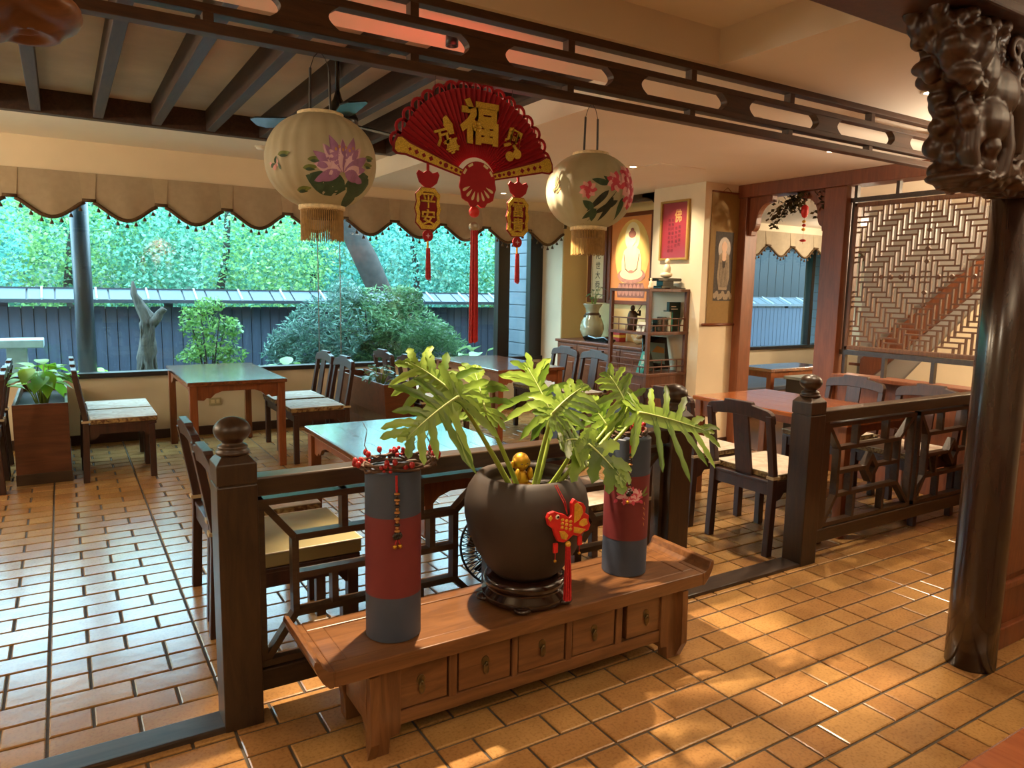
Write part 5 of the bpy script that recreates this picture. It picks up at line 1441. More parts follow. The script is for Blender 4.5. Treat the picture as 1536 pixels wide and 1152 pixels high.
# ---- ceiling fan behind the lotus lantern
cf = thing('ceiling_fan', 'black ceiling fan hanging from the coffer behind the lotus lantern', 'fan', (1.42, 4.25, 2.89))
G().lathe([(0.05, 0), (0.05, -0.03), (0.012, -0.05), (0.012, -0.24)], n=20).obj('down_rod', 'black_gloss', cf, smooth=True)
G().lathe([(0.014, -0.23), (0.025, -0.27), (0.05, -0.31), (0.10, -0.345), (0.115, -0.375), (0.115, -0.415), (0.09, -0.44), (0.02, -0.445)], n=32).obj('motor_bell', 'black_gloss', cf, smooth=True)
for k in range(3):
    a = R(22 + 120 * k)
    d = Vector((math.cos(a), math.sin(a), 0)); s_ = Vector((-math.sin(a), math.cos(a), 0))
    P = [d * 0.11 - s_ * 0.03, d * 0.20 - s_ * 0.065, d * 0.47 - s_ * 0.075, d * 0.51 - s_ * 0.04, d * 0.51 + s_ * 0.05, d * 0.47 + s_ * 0.07, d * 0.20 + s_ * 0.055, d * 0.11 + s_ * 0.03]
    zt = lambda p: -0.40 + 0.18 * p.dot(s_)
    G().add([(p.x, p.y, zt(p)) for p in P] + [(p.x, p.y, zt(p) + .008) for p in P], [tuple(range(8))[::-1], tuple(range(8, 16))] + [(i, (i + 1) % 8, 8 + (i + 1) % 8, 8 + i) for i in range(8)]).obj('blade', 'black_gloss', cf)

# ---- ceiling downlights (fixtures of the lamps set at the top)
for i, (l, t_, w, a, b) in enumerate(DOWNLIGHTS):
    lab = ['small round downlight in the beam above the bench', 'small round downlight above the gap between the railings', 'small round downlight above the orange table', 'small round downlight above the far corner table',
           'small round downlight beside the round column', 'small round downlight above the viewer', 'small round downlight in the near ceiling by the carved bracket end', 'small round downlight by the ceiling hatch',
           'small round downlight facing the bright picture niche', 'small round downlight in front of the display rack'][i]
    d = thing('downlight', lab, 'ceiling light', (l[0], l[1], l[2] + 0.004))
    n = 20
    if i == 0:
        G().lathe([(0.012, 0.0), (0.026, -0.012), (0.026, -0.05), (0.022, -0.05), (0.02, -0.02)], n=20).obj('black_can', 'black_plastic', d, smooth=True)
        continue
    G().ring([(0.045 * math.cos(2 * math.pi * k / n), 0.045 * math.sin(2 * math.pi * k / n)) for k in range(n)], [(0.03 * math.cos(2 * math.pi * k / n), 0.03 * math.sin(2 * math.pi * k / n)) for k in range(n)], 0.008, XY(0.0, -1)).obj('trim_ring', 'lamp_ring', d)
    G().prism([(0.03 * math.cos(2 * math.pi * k / n), 0.03 * math.sin(2 * math.pi * k / n)) for k in range(n)], 0.002, XY(0.0, -1)).obj('lens', 'lamp_white', d)
sd2 = thing('smoke_detector', 'small white smoke detector on the window side ceiling', 'smoke detector', (1.55, 6.68, 2.735))
G().lathe([(0.05, 0.002), (0.05, -0.015), (0.035, -0.028), (0.012, -0.032)], n=24).obj('housing', 'white_paint', sd2, smooth=True)
G().lathe([(0.060, 0.003), (0.060, -0.006), (0.05, -0.007)], n=24, cap=False).obj('mounting_ring', 'white_paint', sd2)

# ---- scalloped valances
def valance(x0, n, step, y, ztop, zhi, zlo, label, x_end=None):
    t = thing('window_valance', label, 'valance', (x0 + n * step / 2, y, ztop))
    pw = 0.105
    def edge(u):  # u 0..1 between pleats
        return zhi - (zhi - zlo) * (math.sin(math.pi * u) ** 1.35)
    for k in range(n):
        xa = x0 + k * step + pw / 2; xb = x0 + (k + 1) * step - pw / 2
        if x_end and xa > x_end: break
        m = 14; v = []
        for i in range(m + 1):
            u = i / m; x = xa - 0.02 + (xb - xa + 0.04) * u
            bulge = 0.022 * math.sin(math.pi * u)
            for j in range(4):
                zz = ztop + (edge(u) - ztop) * j / 3
                v.append((x, y - 0.018 - bulge * (0.3 + 0.7 * j / 3) - 0.006 * math.cos(u * 12) * j / 3, zz))
        G().add(v, [(i * 4 + j, i * 4 + j + 1, i * 4 + j + 5, i * 4 + j + 4) for i in range(m) for j in range(3)]).obj('swag', 'valance_cloth', t, world=True, smooth=True)
        tr = [(xa - 0.02 + (xb - xa + 0.04) * i / m, y - 0.024 - 0.022 * math.sin(math.pi * i / m), edge(i / m) - 0.003) for i in range(m + 1)]
        G().tube(tr, 0.016, 8).obj('fringe_cord', 'fringe_brown', t, world=True, smooth=True)
        for q in range(7):
            u = (q + 0.5) / 7; x = xa - 0.02 + (xb - xa + 0.04) * u; zz = edge(u) - 0.012
            yy = y - 0.024 - 0.022 * math.sin(math.pi * u)
            o = bpy.data.objects.new('tassel', TASSEL); COL.objects.link(o); o.parent = t
            o.location = Vector((x, yy, zz)) - Vector(t.location)
    for k in range(n + 1):
        xc = x0 + k * step
        if x_end and xc > x_end: break
        G().add([(xc - pw/2 - .012, y - 0.022, ztop), (xc + pw/2 + .012, y - 0.022, ztop), (xc + pw/2 - .008, y - 0.034, zhi + .02), (xc - pw/2 + .008, y - 0.034, zhi + .02),
                 (xc - pw/2 - .012, y, ztop), (xc + pw/2 + .012, y, ztop), (xc + pw/2, y, zhi + .02), (xc - pw/2, y, zhi + .02)],
                [(0, 1, 2, 3), (7, 6, 5, 4), (0, 4, 5, 1), (1, 5, 6, 2), (2, 6, 7, 3), (3, 7, 4, 0)]).obj('box_pleat', 'valance_pleat', t, world=True)
        G().tube([(xc - pw/2 + .0, y - 0.034, zhi + .012), (xc + pw/2, y - 0.034, zhi + .012)], 0.015, 8).obj('fringe_cord', 'fringe_brown', t, world=True, smooth=True)
    return t
_tg = G().tube([(0, 0, 0.0), (0, 0, -0.022)], 0.003, 5)
_tg.lathe([(0.003, -0.018), (0.010, -0.028), (0.016, -0.045), (0.015, -0.052), (0.002, -0.053)], n=8)
TASSEL = _tg.mesh('tassel', True); TASSEL.materials.append(MATS['fringe_brown'])
valance(-2.003, 13, 0.5625, 7.378, 2.470, 2.225, 2.085, 'beige scalloped valance with tassel fringe over the picture window', 5.2)
valance(6.2, 10, 0.5625, 7.358, 2.47, 2.25, 2.11, 'beige scalloped valance over the window of the room beyond the doorway', 11.8)

# ---- bodies of the added fill lamps: wall globes, a pendant, floor bowls
for i, (l, w) in enumerate(FILL_BULBS):
    wall = l[0] < -2.5
    d = thing('wall_lamp' if wall else 'pendant_lamp', ['frosted globe wall lamp in the dining room', 'frosted globe wall lamp by the window', 'frosted globe pendant at the side of the viewer'][i], 'lamp', l)
    G().lathe([(0.06, 0.21), (0.07, 0.225), (0.02, 0.25)], n=20).obj('lamp_cap', 'brass_old', d, smooth=True)
    if wall: G().tube([(-0.25, 0, 0.24), (-0.1, 0, 0.28), (0, 0, 0.24)], 0.01, 8).obj('arm', 'brass_old', d, smooth=True)
    else: G().tube([(0, 0, 0.24), (0, 0, 2.75 - l[2])], 0.006, 8).obj('cord', 'black_frame', d)
for i, (l, w) in enumerate(FILL_UPLIGHTS):
    d = thing('uplighter', ['brass uplighter floor lamp behind the viewer', 'brass uplighter floor lamp beside the viewer', 'brass uplighter floor lamp behind the panelled wall'][i], 'lamp', (l[0], l[1], 0))
    G().lathe([(0.13, 0), (0.13, 0.02), (0.02, 0.035)], n=24).obj('base', 'brass_old', d, smooth=True)
    G().tube([(0, 0, 0.03), (0, 0, l[2] - 0.03)], 0.012, 10).obj('pole', 'brass_old', d)
    G().lathe([(0.02, l[2] - 0.04), (0.09, l[2] - 0.02), (0.13, l[2] + 0.03), (0.128, l[2] + 0.03), (0.088, l[2] - 0.015), (0.02, l[2] - 0.035)], n=28, cap=False).obj('bowl', 'brass_old', d, smooth=True)
# ================================================================== NICHE, SIDEBOARD, RACK, PICTURES
cb = thing('sideboard', 'dark panelled sideboard in the picture niche', 'cabinet', (5.46, 6.53, 0))
BOX('body', (5.215, 5.72, 0.05), (5.735, 7.33, 0.92), 'cabinet_wood', cb, world=True)
BOX('worktop', (5.185, 5.70, 0.92), (5.738, 7.35, 0.952), 'cabinet_wood', cb, world=True, bevel=0.006)
BOX('plinth', (5.23, 5.73, 0), (5.735, 7.32, 0.05), 'dark_wood', cb, world=True)
for k in range(4):
    ya = 5.74 + k * 0.395; yb = ya + 0.385
    d = BOX('drawer', (5.203, ya, 0.76), (5.217, yb, 0.90), 'cabinet_wood', cb, world=True, bevel=0.004)
    BOX('raised_field', (5.197, ya + .05, 0.79), (5.205, yb - .05, 0.875), 'cabinet_wood', d, world=True, bevel=0.004)
    d = BOX('door', (5.203, ya, 0.08), (5.217, yb, 0.75), 'cabinet_wood', cb, world=True, bevel=0.004)
    BOX('raised_field', (5.195, ya + .06, 0.14), (5.205, yb - .06, 0.69), 'cabinet_wood', d, world=True, bevel=0.006)
    G().ball((5.193, ya + 0.03, 0.45), 0.012, 10, 6).obj('knob', 'brass_old', d, world=True, smooth=True)
# vase with greenery
vs = thing('celadon_vase', 'pale green ceramic vase with ring handles on the sideboard', 'vase', (5.47, 6.98, 0.952))
G().lathe([(0.085, 0), (0.09, 0.012), (0.125, 0.06), (0.145, 0.12), (0.143, 0.18), (0.118, 0.25), (0.085, 0.30), (0.078, 0.32), (0.074, 0.34), (0.085, 0.38), (0.115, 0.425), (0.118, 0.435), (0.105, 0.435), (0.07, 0.38)], n=40).obj('vase_body', 'celadon', vs, smooth=True)
G().lathe([(0.088, 0.30), (0.09, 0.31), (0.088, 0.32), (0.08, 0.33)], n=32, cap=False).obj('brown_collar', 'bronze', vs, smooth=True)
for s in (-1, 1):
    a = math.atan2(-6.98, -5.47) + s * 1.25
    cx, cy = 0.098 * math.cos(a), 0.098 * math.sin(a)
    G().tube([(cx + 0.004 * math.cos(a), cy + 0.004 * math.sin(a), 0.275 + 0.03 * math.cos(q * math.pi / 8)) if False else (cx + 0.022 * math.sin(q * math.pi / 8) * -math.sin(a), cy + 0.022 * math.sin(q * math.pi / 8) * math.cos(a), 0.27 + 0.03 * math.cos(q * math.pi / 8)) for q in range(17)], 0.007, 6).obj('ring_handle', 'bronze', vs, smooth=True)
def leafy(t, n, spread, h, size, m, seed, stem='petiole_green', droop=0.3, base=(0, 0, 0)):
    """loose leafy plant: stems with broad pointed leaves, each leaf its own mesh"""
    rn = random.Random(seed)
    for i in range(n):
        a = rn.uniform(0, 2 * math.pi); q = rn.uniform(0.2, 1) * spread; hh = h * rn.uniform(0.45, 1.0)
        p = Vector((base[0] + q * math.cos(a), base[1] + q * math.sin(a), base[2] + hh))
        b0 = Vector((base[0] + q * .25 * math.cos(a), base[1] + q * .25 * math.sin(a), base[2]))
        G().tube([b0, (b0 + p) / 2 + Vector((0, 0, hh * .15)), p], [0.004, .003, .002], 5).obj('stem', stem, t, smooth=True)
        d = Vector((math.cos(a + rn.uniform(-.6, .6)), math.sin(a + rn.uniform(-.6, .6)), rn.uniform(-droop, 0.5))).normalized()
        s = d.cross(Vector((0, 0, 1))).normalized(); up = s.cross(d)
        L = size * rn.uniform(0.75, 1.2); v = []
        for j in range(7):
            u = j / 6; w = L * 0.36 * math.sin(math.pi * (u ** 0.7)) if 0 < j < 6 else 0.001
            c = p + d * (L * u) - Vector((0, 0, 1)) * (0.25 * L * u * u)
            v += [c - s * w + up * w * .25, c, c + s * w + up * w * .25]
        G().add(v, [(j * 3 + k, j * 3 + k + 1, j * 3 + k + 4, j * 3 + k + 3) for j in range(6) for k in range(2)]).obj('leaf', m, t, smooth=True)
vp = thing('vase_sprig', 'small green leafy sprig standing in the pale green vase', 'plant', (5.47, 6.98, 0.952 + 0.40))
leafy(vp, 12, 0.09, 0.24, 0.075, 'bush_leaf', 3)
wl = thing('root_carving', 'dark boat-shaped dish on the sideboard', 'dish', (5.30, 6.62, 0.952))
G().prism([(-0.20, 0.0), (0.20, 0.0), (0.26, 0.05), (0.14, 0.075), (0.0, 0.055), (-0.15, 0.075), (-0.24, 0.04)], 0.12, YZ(-0.06)).obj('dish', 'lacquer_black', wl, bevel=0.012)
BOX('foot', (-.03, -.08, -0.0), (.03, .08, 0.006), 'lacquer_black', wl)
rp = thing('red_gift_box', 'small red and gold box behind the dark dish', 'box', (5.60, 6.62, 0.952))
BOX('box', (-.05, -.06, 0), (.05, .06, 0.13), 'red_packet', rp, bevel=0.003); BOX('gold_band', (-.052, -.062, 0.05), (.052, .062, 0.08), 'fish_gold', rp)
rc = thing('driftwood_ornament', 'pale twisted root ornament on the sideboard behind the rack', 'ornament', (5.40, 5.98, 0.952))
gg = G()
gg.tube([(0, -0.20, 0.03), (0.02, -0.05, 0.07), (0, 0.10, 0.05), (0.03, 0.22, 0.10)], [0.03, 0.05, 0.04, 0.015], 8)
gg.tube([(0.02, 0.12, 0.05), (-0.02, 0.02, 0.11), (0.0, -0.10, 0.16)], [0.03, 0.035, 0.012], 8)
gg.obj('root', 'root_wood', rc, smooth=True); G().tube([(0, -0.18, 0.02), (-0.05, -0.24, 0.05)], [0.025, 0.01], 8).obj('root_tip', 'root_wood', rc, smooth=True)
rb = thing('red_box', 'red tin standing at the near end of the sideboard', 'box', (5.40, 5.79, 0.952))
BOX('tin', (-.045, -.04, 0), (.045, .04, 0.14), 'red_packet', rb, bevel=0.004); BOX('lid', (-.047, -.042, 0.12), (.047, .042, 0.15), 'red_packet', rb, bevel=0.004)

# pictures on the niche wall (plane x = 5.74, seen from -x)
def wallpic(name, label, y0, y1, z0, z1, x, m_frame, m_paper, fw, cat='picture', depth=0.03):
    t = thing(name, label, cat, (x, (y0 + y1) / 2, z0))
    G().ring([(y0, z0), (y1, z0), (y1, z1), (y0, z1)], [(y0 + fw, z0 + fw), (y1 - fw, z0 + fw), (y1 - fw, z1 - fw), (y0 + fw, z1 - fw)], depth, YZ(x, -1)).obj('frame', m_frame, t, world=True, bevel=0.003)
    BOX('sheet', (x - 0.008, y0 + fw * .6, z0 + fw * .6), (x - 0.004, y1 - fw * .6, z1 - fw * .6), m_paper, t, world=True)
    return t
MTX = lambda y, z, x: (lambda a, b, c: (x - c, y - a, z + b))     # lettering facing -x (reads from the room)
cl = wallpic('calligraphy_scroll', 'framed cream calligraphy column hanging beside the vase', 7.05, 7.41, 1.40, 2.52, 5.738, 'frame_brown', 'paper_cream', 0.05)
G().ring([(7.12, 1.50), (7.34, 1.50), (7.34, 2.44), (7.12, 2.44)], [(7.124, 1.504), (7.336, 1.504), (7.336, 2.436), (7.124, 2.436)], 0.001, YZ(5.7298, -1)).obj('ruled_border', 'ink', cl, world=True)
for k, chs in enumerate('大阿彌陀世大舜'):
    put_text(G(), chs, 0.098, 0.001, MTX(7.23, 2.35 - k * 0.122, 5.7295)).obj('ink_character', 'ink', cl, world=True)
bp_ = wallpic('buddha_picture', 'large orange picture of a seated Buddha on a lotus throne', 6.22, 7.02, 1.39, 2.46, 5.738, 'frame_brown', 'picture_orange', 0.045)
def flat(t, pts, m, lift, n='print'):
    G().prism([(y_, z_) for y_, z_ in pts], 0.0006, YZ(5.7298 - lift, -1)).obj(n, m, t, world=True)
cyb = 6.60
def ell(cy, cz, ry, rz, k=28): return [(cy + ry * math.cos(2 * math.pi * i / k), cz + rz * math.sin(2 * math.pi * i / k)) for i in range(k)]
flat(bp_, ell(cyb, 1.98, 0.30, 0.40), 'picture_gold', 0.0)
flat(bp_, ell(cyb, 2.18, 0.13, 0.17), 'picture_cream', 0.001)
flat(bp_, [(cyb - .235, 1.47), (cyb + .235, 1.47), (cyb + .25, 1.56), (cyb + .21, 1.64), (cyb - .21, 1.64), (cyb - .25, 1.56)], 'picture_shade', 0.001)
for k in range(7):
    flat(bp_, ell(cyb - 0.20 + 0.067 * k, 1.56, 0.032, 0.07, 16), 'picture_rose', 0.002)
flat(bp_, ell(cyb, 1.73, 0.245, 0.095), 'picture_rose', 0.003)
flat(bp_, ell(cyb, 1.75, 0.20, 0.07), 'picture_cream', 0.004)
flat(bp_, [(cyb - .17, 1.74), (cyb + .17, 1.74), (cyb + .175, 1.90), (cyb + .14, 2.02), (cyb + .06, 2.07), (cyb - .06, 2.07), (cyb - .14, 2.02), (cyb - .175, 1.90)], 'picture_cream', 0.005)
flat(bp_, ell(cyb, 2.155, 0.062, 0.082), 'picture_cream', 0.006)
flat(bp_, ell(cyb, 2.21, 0.064, 0.045), 'picture_shade', 0.0065); flat(bp_, ell(cyb, 2.258, 0.03, 0.024), 'picture_shade', 0.007)
for s in (-1, 1):
    flat(bp_, ell(cyb + s * 0.068, 2.14, 0.012, 0.035, 12), 'picture_cream', 0.0065)
    flat(bp_, [(cyb + s * .03, 2.155), (cyb + s * .012, 2.151), (cyb + s * .03, 2.148)], 'picture_shade', 0.0075)
    flat(bp_, [(cyb + s * .14, 1.98), (cyb + s * .105, 1.80), (cyb + s * .04, 1.765), (cyb + s * .035, 1.772), (cyb + s * .095, 1.81), (cyb + s * .13, 1.98)], 'picture_shade', 0.0075)
flat(bp_, ell(cyb, 1.775, 0.05, 0.018, 16), 'picture_rose', 0.008)
rd = wallpic('red_sutra_picture', 'red calligraphy print in a thin gold frame on the pillar', 5.16, 5.55, 1.86, 2.44, 5.198, 'frame_gold', 'red_paper', 0.022)
put_text(G(), '佛', 0.135, 0.001, MTX(5.315, 2.29, 5.1895), 0.001, 0, 0.75).obj('gold_character', 'gold_ink', rd, world=True)
for c_, (yy, n, z_) in enumerate(((5.29, 5, 2.18), (5.335, 5, 2.17), (5.385, 8, 2.25), (5.43, 8, 2.25))):
    for k in range(n):
        put_text(G(), '南無阿彌陀佛心經'[k % 8], 0.036, 0.0006, MTX(yy, z_ - k * 0.042, 5.1895)).obj('ink_character', 'ink_red_dark', rd, world=True)
# hanging scroll on the pillar's front face
sc_ = thing('hanging_scroll', 'brown hanging scroll with a standing figure print on the pillar', 'scroll', (5.48, 4.978, 1.24))
BOX('silk_mount', (5.285, 4.970, 1.25), (5.675, 4.977, 2.50), 'scroll_silk', sc_, world=True)
G().tube([(5.225, 4.965, 1.24), (5.715, 4.965, 1.24)], 0.014, 12).obj('bottom_roller', 'frame_brown', sc_, world=True, smooth=True)
G().tube([(5.28, 4.968, 2.50), (5.68, 4.968, 2.50)], 0.009, 10).obj('top_rod', 'frame_brown', sc_, world=True)
G().tube([(5.42, 4.968, 2.505), (5.48, 4.968, 2.545), (5.54, 4.968, 2.505)], 0.003, 6).obj('hanging_cord', 'scroll_silk', sc_, world=True)
def fl2(pts, m, lift): G().prism(pts, 0.0006, XZ(4.9695 - lift, -1)).obj('print', m, sc_, world=True)
fl2([(5.355, 1.47), (5.605, 1.47), (5.605, 2.13), (5.355, 2.13)], 'print_grey', 0.0)
fl2(ell(5.48, 1.97, 0.085, 0.11), 'bronze', 0.001)
fl2(ell(5.48, 1.985, 0.036, 0.055), 'rose_skin', 0.002); fl2(ell(5.48, 1.90, 0.035, 0.05), 'rose_skin', 0.0022)
fl2([(5.41, 1.90), (5.45, 1.93), (5.46, 1.80), (5.48, 1.78), (5.50, 1.80), (5.51, 1.93), (5.55, 1.90), (5.565, 1.70), (5.535, 1.575), (5.425, 1.575), (5.395, 1.70)], 'print_pale', 0.0024)
for k in range(7): fl2([(5.425 + .018 * k, 1.60), (5.43 + .018 * k, 1.60), (5.435 + .016 * k, 1.84), (5.43 + .016 * k, 1.84)], 'print_grey', 0.003)
for k in range(9): fl2(ell(5.375 + .027 * k, 1.52 + 0.02 * math.sin(k * 2), 0.024, 0.03, 12), 'print_pale', 0.0032 + 0.0002 * k)

# ---- display rack
rk = thing('display_rack', 'open wooden display rack in front of the pillar', 'shelf', (4.935, 5.40, 0))
X0, X1, Y0, Y1 = 4.67, 5.19, 5.11, 5.69
rb_ = lambda a, b, n, par=None, m='rack_wood', bv=0.003: BOX(n, a, b, m, par or rk, world=True, bevel=bv)
for x in (X0, X1 - .035):
    for yy in (Y0, Y1 - .035): rb_((x, yy, 0), (x + .035, yy + .035, 1.575), 'post')
for z in (1.575, 1.165, 0.77):
    rb_((X0 - .002, Y0 - .002, z - 0.028), (X1 + .002, Y1 + .002, z), 'shelf_board')
rb_((X0 + .01, Y0 + .012, 0.06), (X0 + .022, Y1 - .012, 0.742), 'cupboard_panel'); rb_((X0 + .03, Y0 + .006, 0.06), (X1 - .03, Y0 + .018, 0.742), 'cupboard_panel')
rb_((X0, Y0, 0.04), (X1, Y1, 0.07), 'bottom_board')
rb_((X0 + .07, Y0 - .002, 0.16), (X1 - .07, Y0 + .006, 0.66), 'raised_field'); rb_((X0 + .002, Y0 + .08, 0.16), (X0 + .010, Y1 - .08, 0.66), 'raised_field')
for z in (1.165, 0.77):
    for h in (0.055, 0.12):
        rb_((X0 + .035, Y0 + .012, z + h), (X1 - .035, Y0 + .022, z + h + .012), 'gallery_rail'); rb_((X0 + .012, Y0 + .035, z + h), (X0 + .022, Y1 - .035, z + h + .012), 'gallery_rail')
    for k in range(4):
        rb_((X0 + .10 + .1 * k, Y0 + .013, z), (X0 + .11 + .1 * k, Y0 + .021, z + (0.12 if k % 2 else 0.06)), 'gallery_post'); rb_((X0 + .013, Y0 + .11 + .11 * k, z), (X0 + .021, Y0 + .12 + .11 * k, z + (0.12 if k % 2 else 0.06)), 'gallery_post')
# things on the rack
def small(name, label, cat, loc): return thing(name, label, cat, loc)
s1 = small('figure_stand', 'small dark footed stand on top of the display rack', 'stand', (5.02, 5.28, 1.575))
BOX('foot', (-.10, -.06, 0), (.10, .06, 0.03), 'lacquer_black', s1, bevel=0.006); BOX('waist', (-.07, -.045, 0.03), (.07, .045, 0.075), 'lacquer_black', s1); G().prism([(-.15, 0.075), (.15, 0.075), (.155, 0.10), (.14, .105), (-.14, .105), (-.155, .10)], 0.14, XZ(-.07)).obj('platform', 'lacquer_black', s1, bevel=0.004)
s2 = small('white_figure', 'pale seated figure on the footed stand', 'figurine', (5.03, 5.28, 1.68))
q_ = G().ball((0, 0, 0.03), (0.07, 0.05, 0.03), 16, 8); q_.ball((0.01, 0, 0.085), (0.04, 0.035, 0.055), 14, 10); q_.obj('body', 'jade_white', s2, smooth=True); G().ball((0.012, 0, 0.16), (0.026, 0.026, 0.03), 12, 8).obj('head', 'jade_white', s2, smooth=True)
s3 = small('bronze_statue', 'dark bronze statue with raised staff on the rack shelf', 'statue', (4.83, 5.52, 1.165))
q_ = G().lathe([(0.05, 0), (0.045, 0.05), (0.055, 0.10), (0.045, 0.16), (0.03, 0.19)], n=14); q_.ball((0, 0, 0.215), (0.024, 0.024, 0.03), 12, 8); q_.tube([(0.03, 0, 0.16), (0.06, -0.04, 0.15), (0.04, -0.06, 0.19)], 0.014, 8); q_.obj('figure', 'bronze', s3, smooth=True); G().tube([(0.03, -0.10, 0.25), (0.04, 0.02, 0.13)], 0.004, 6).obj('staff', 'bronze', s3)
s4 = small('name_card', 'small white folded card on the rack shelf', 'card', (4.74, 5.28, 1.165))
G().prism([(-.055, 0), (.055, 0), (.05, .09), (-.05, .09)], 0.004, lambda a, b, c: (-0.02 + b * .3 + c, a, b)).obj('front_leaf', 'card_white', s4); G().prism([(-.055, 0), (.055, 0), (.05, .09), (-.05, .09)], 0.004, lambda a, b, c: (0.034 - b * .3 + c, a, b)).obj('back_leaf', 'card_white', s4)
put_text(G(), '佛陀', 0.03, 0.0005, lambda a, b, c: (-0.0225 + (0.05 + b) * .3 - c, -a, 0.05 + b)).obj('lettering', 'ink', s4)
for k, (x, w, h, m, lb) in enumerate(((4.90, .05, .12, 'lacquer_black', 'black carved block at the middle of the upper rack shelf'), (4.96, .06, .14, 'bronze', 'bronze coloured box on the upper rack shelf'))):
    s_ = small('carved_block', lb, 'ornament', (x, 5.24, 1.165)); BOX('block', (-w/2, -.04, 0), (w/2, .04, h), m, s_, bevel=0.008); BOX('cap', (-w/2 - .004, -.044, h * .8), (w/2 + .004, .044, h * .86), m, s_)
for k, (x, m, h, lb) in enumerate(((5.03, 'book_cream', .19, 'thin cream book standing on the rack'), (5.05, 'book_teal', .185, 'thin teal book standing on the rack'), (5.07, 'book_black', .20, 'thin black book standing on the rack'))):
    s_ = small('book', lb, 'book', (x, 5.20, 1.165)); BOX('cover', (-.008, -.01, 0), (.008, .13, h), m, s_, bevel=0.002); BOX('pages', (-.006, -.006, .004), (.006, .132, h - .004), 'card_white', s_)
s5 = small('boxed_book', 'big dark green book with gold emblem standing on the rack', 'book', (5.11, 5.24, 1.165))
BOX('cover', (-.075, -.02, 0), (.075, .02, 0.285), 'book_green', s5, bevel=0.003); G().prism(ell(0.0, 0.09, 0.035, 0.045), 0.001, XZ(-.0205, -1)).obj('gold_emblem', 'brass_old', s5)
for k, w in enumerate((.04, .055, .02)): BOX('title_line', (-.05, -.0212, 0.235 - .024 * k), (-.05 + w * 1.6, -.0204, 0.245 - .024 * k), 'card_white', s5)
s6 = small('framed_photo', 'dark framed landscape photo leaning on the lower rack shelf', 'picture', (4.97, 5.32, 0.77))
lean = lambda dz=0.0: (lambda a, b, c: (a, b * 0.25 - c, b * 0.97))
G().prism([(-.17, 0), (.20, .01), (.21, .33), (-.10, .36)], 0.012, lean()).obj('black_board', 'lacquer_black', s6); G().prism([(-.11, .10), (.13, .06), (.17, .27), (-.06, .29)], 0.003, lambda a, b, c: (a, b * .25 - .014 - c, b * .97)).obj('photo', 'photo_sky', s6)
G().prism([(-.02, .19), (.06, .25), (.15, .22), (.14, .17)], 0.001, lambda a, b, c: (a, b * .25 - .018 - c, b * .97)).obj('photo_hill', 'photo_hill', s6); G().prism([(-.15, .05), (-.02, .05), (-.03, .16), (-.06, .26), (-.10, .24), (-.14, .15)], 0.001, lambda a, b, c: (a, b * .25 - .019 - c, b * .97)).obj('photo_tree', 'photo_tree', s6)
s7 = small('teal_booklet', 'teal booklet with white lettering leaning at the corner of the rack', 'book', (4.71, 5.24, 0.77))
tl = lambda a, b, c: (-0.0 + b * .22 - c, a + b * -.15, b * .97)
G().prism([(-.05, 0), (.05, 0), (.05, .21), (-.05, .21)], 0.012, tl).obj('cover', 'book_teal', s7)
for k, chs in enumerate('福慧行'): put_text(G(), chs, 0.045, 0.0006, lambda a, b, c, k=k: tl(-a, 0.16 - .05 * k + b, 0.0125 + c)).obj('lettering', 'card_white', s7)
s8 = small('small_ornament', 'small pale ornament on top of the display rack beside the stand', 'ornament', (4.80, 5.24, 1.575))
G().lathe([(0.02, 0), (0.028, 0.02), (0.016, 0.045), (0.02, 0.06), (0.004, 0.085)], n=14).obj('body', 'jade_white', s8, smooth=True); G().ball((0, 0, 0.09), 0.012, 10, 6).obj('knob', 'jade_white', s8, smooth=True)
s9 = small('curved_tray', 'thin dark upturned tray on top of the display rack', 'tray', (5.12, 5.22, 1.575))
G().prism([(-.12, 0.004), (.08, 0.0), (.13, .03), (.125, .036), (.07, .008), (-.12, .012)], 0.08, XZ(-.04)).obj('tray', 'lacquer_black', s9); BOX('foot', (-.06, -.03, 0), (.04, .03, .006), 'lacquer_black', s9)

# ---- branch with red charm hanging in the doorway
br = thing('hanging_branch', 'dried leafy branch hanging in the head of the doorway', 'branch', (5.76, 4.25, 2.46))
rn = random.Random(12)
lf = G()
for q in range(7):
    pts = [Vector((5.77, 4.18 + rn.uniform(-.1, .1), 2.46))]
    tgt = Vector((5.74 + rn.uniform(-.05, .05), (4.60, 4.52, 4.42, 4.34, 4.14, 4.08, 4.64)[q] + rn.uniform(-.04, .04), rn.uniform(2.20, 2.36)))
    for i in range(1, 7):
        t_ = i / 6; pts.append(pts[0].lerp(tgt, t_) + Vector((rn.uniform(-.02, .02), rn.uniform(-.02, .02), 0.07 * math.sin(math.pi * t_) + rn.uniform(-.01, .01))))
    G().tube(pts, [0.005 - .0006 * i for i in range(7)], 5).obj('twig', 'twig', br, world=True)
    for i in range(90):
        p = pts[rn.randint(1, 6)] + Vector((rn.uniform(-.04, .04), rn.uniform(-.05, .05), rn.uniform(-.05, .05)))
        d = Vector((rn.uniform(-1, 1), rn.uniform(-1, 1), rn.uniform(-1, .3))).normalized() * 0.045; s_ = d.orthogonal() * 0.4
        lf.add([p, p + d * .5 + s_, p + d, p + d * .5 - s_], [(0, 1, 2, 3)])
tag(lf.obj('small_leaves', 'twig_leaf', br, world=True), kind='stuff')
rc2 = thing('red_charm', 'small red lantern charm on a string in the doorway', 'charm', (5.74, 4.29, 2.30))
G().tube([(0, 0, 0.15), (0, 0, -0.30)], 0.0015, 5).obj('string', 'red_thread', rc2)
G().lathe([(0.008, 0.05), (0.03, 0.03), (0.034, -0.02), (0.02, -0.06), (0.006, -0.07)], n=14).obj('red_body', 'fish_red', rc2, smooth=True)
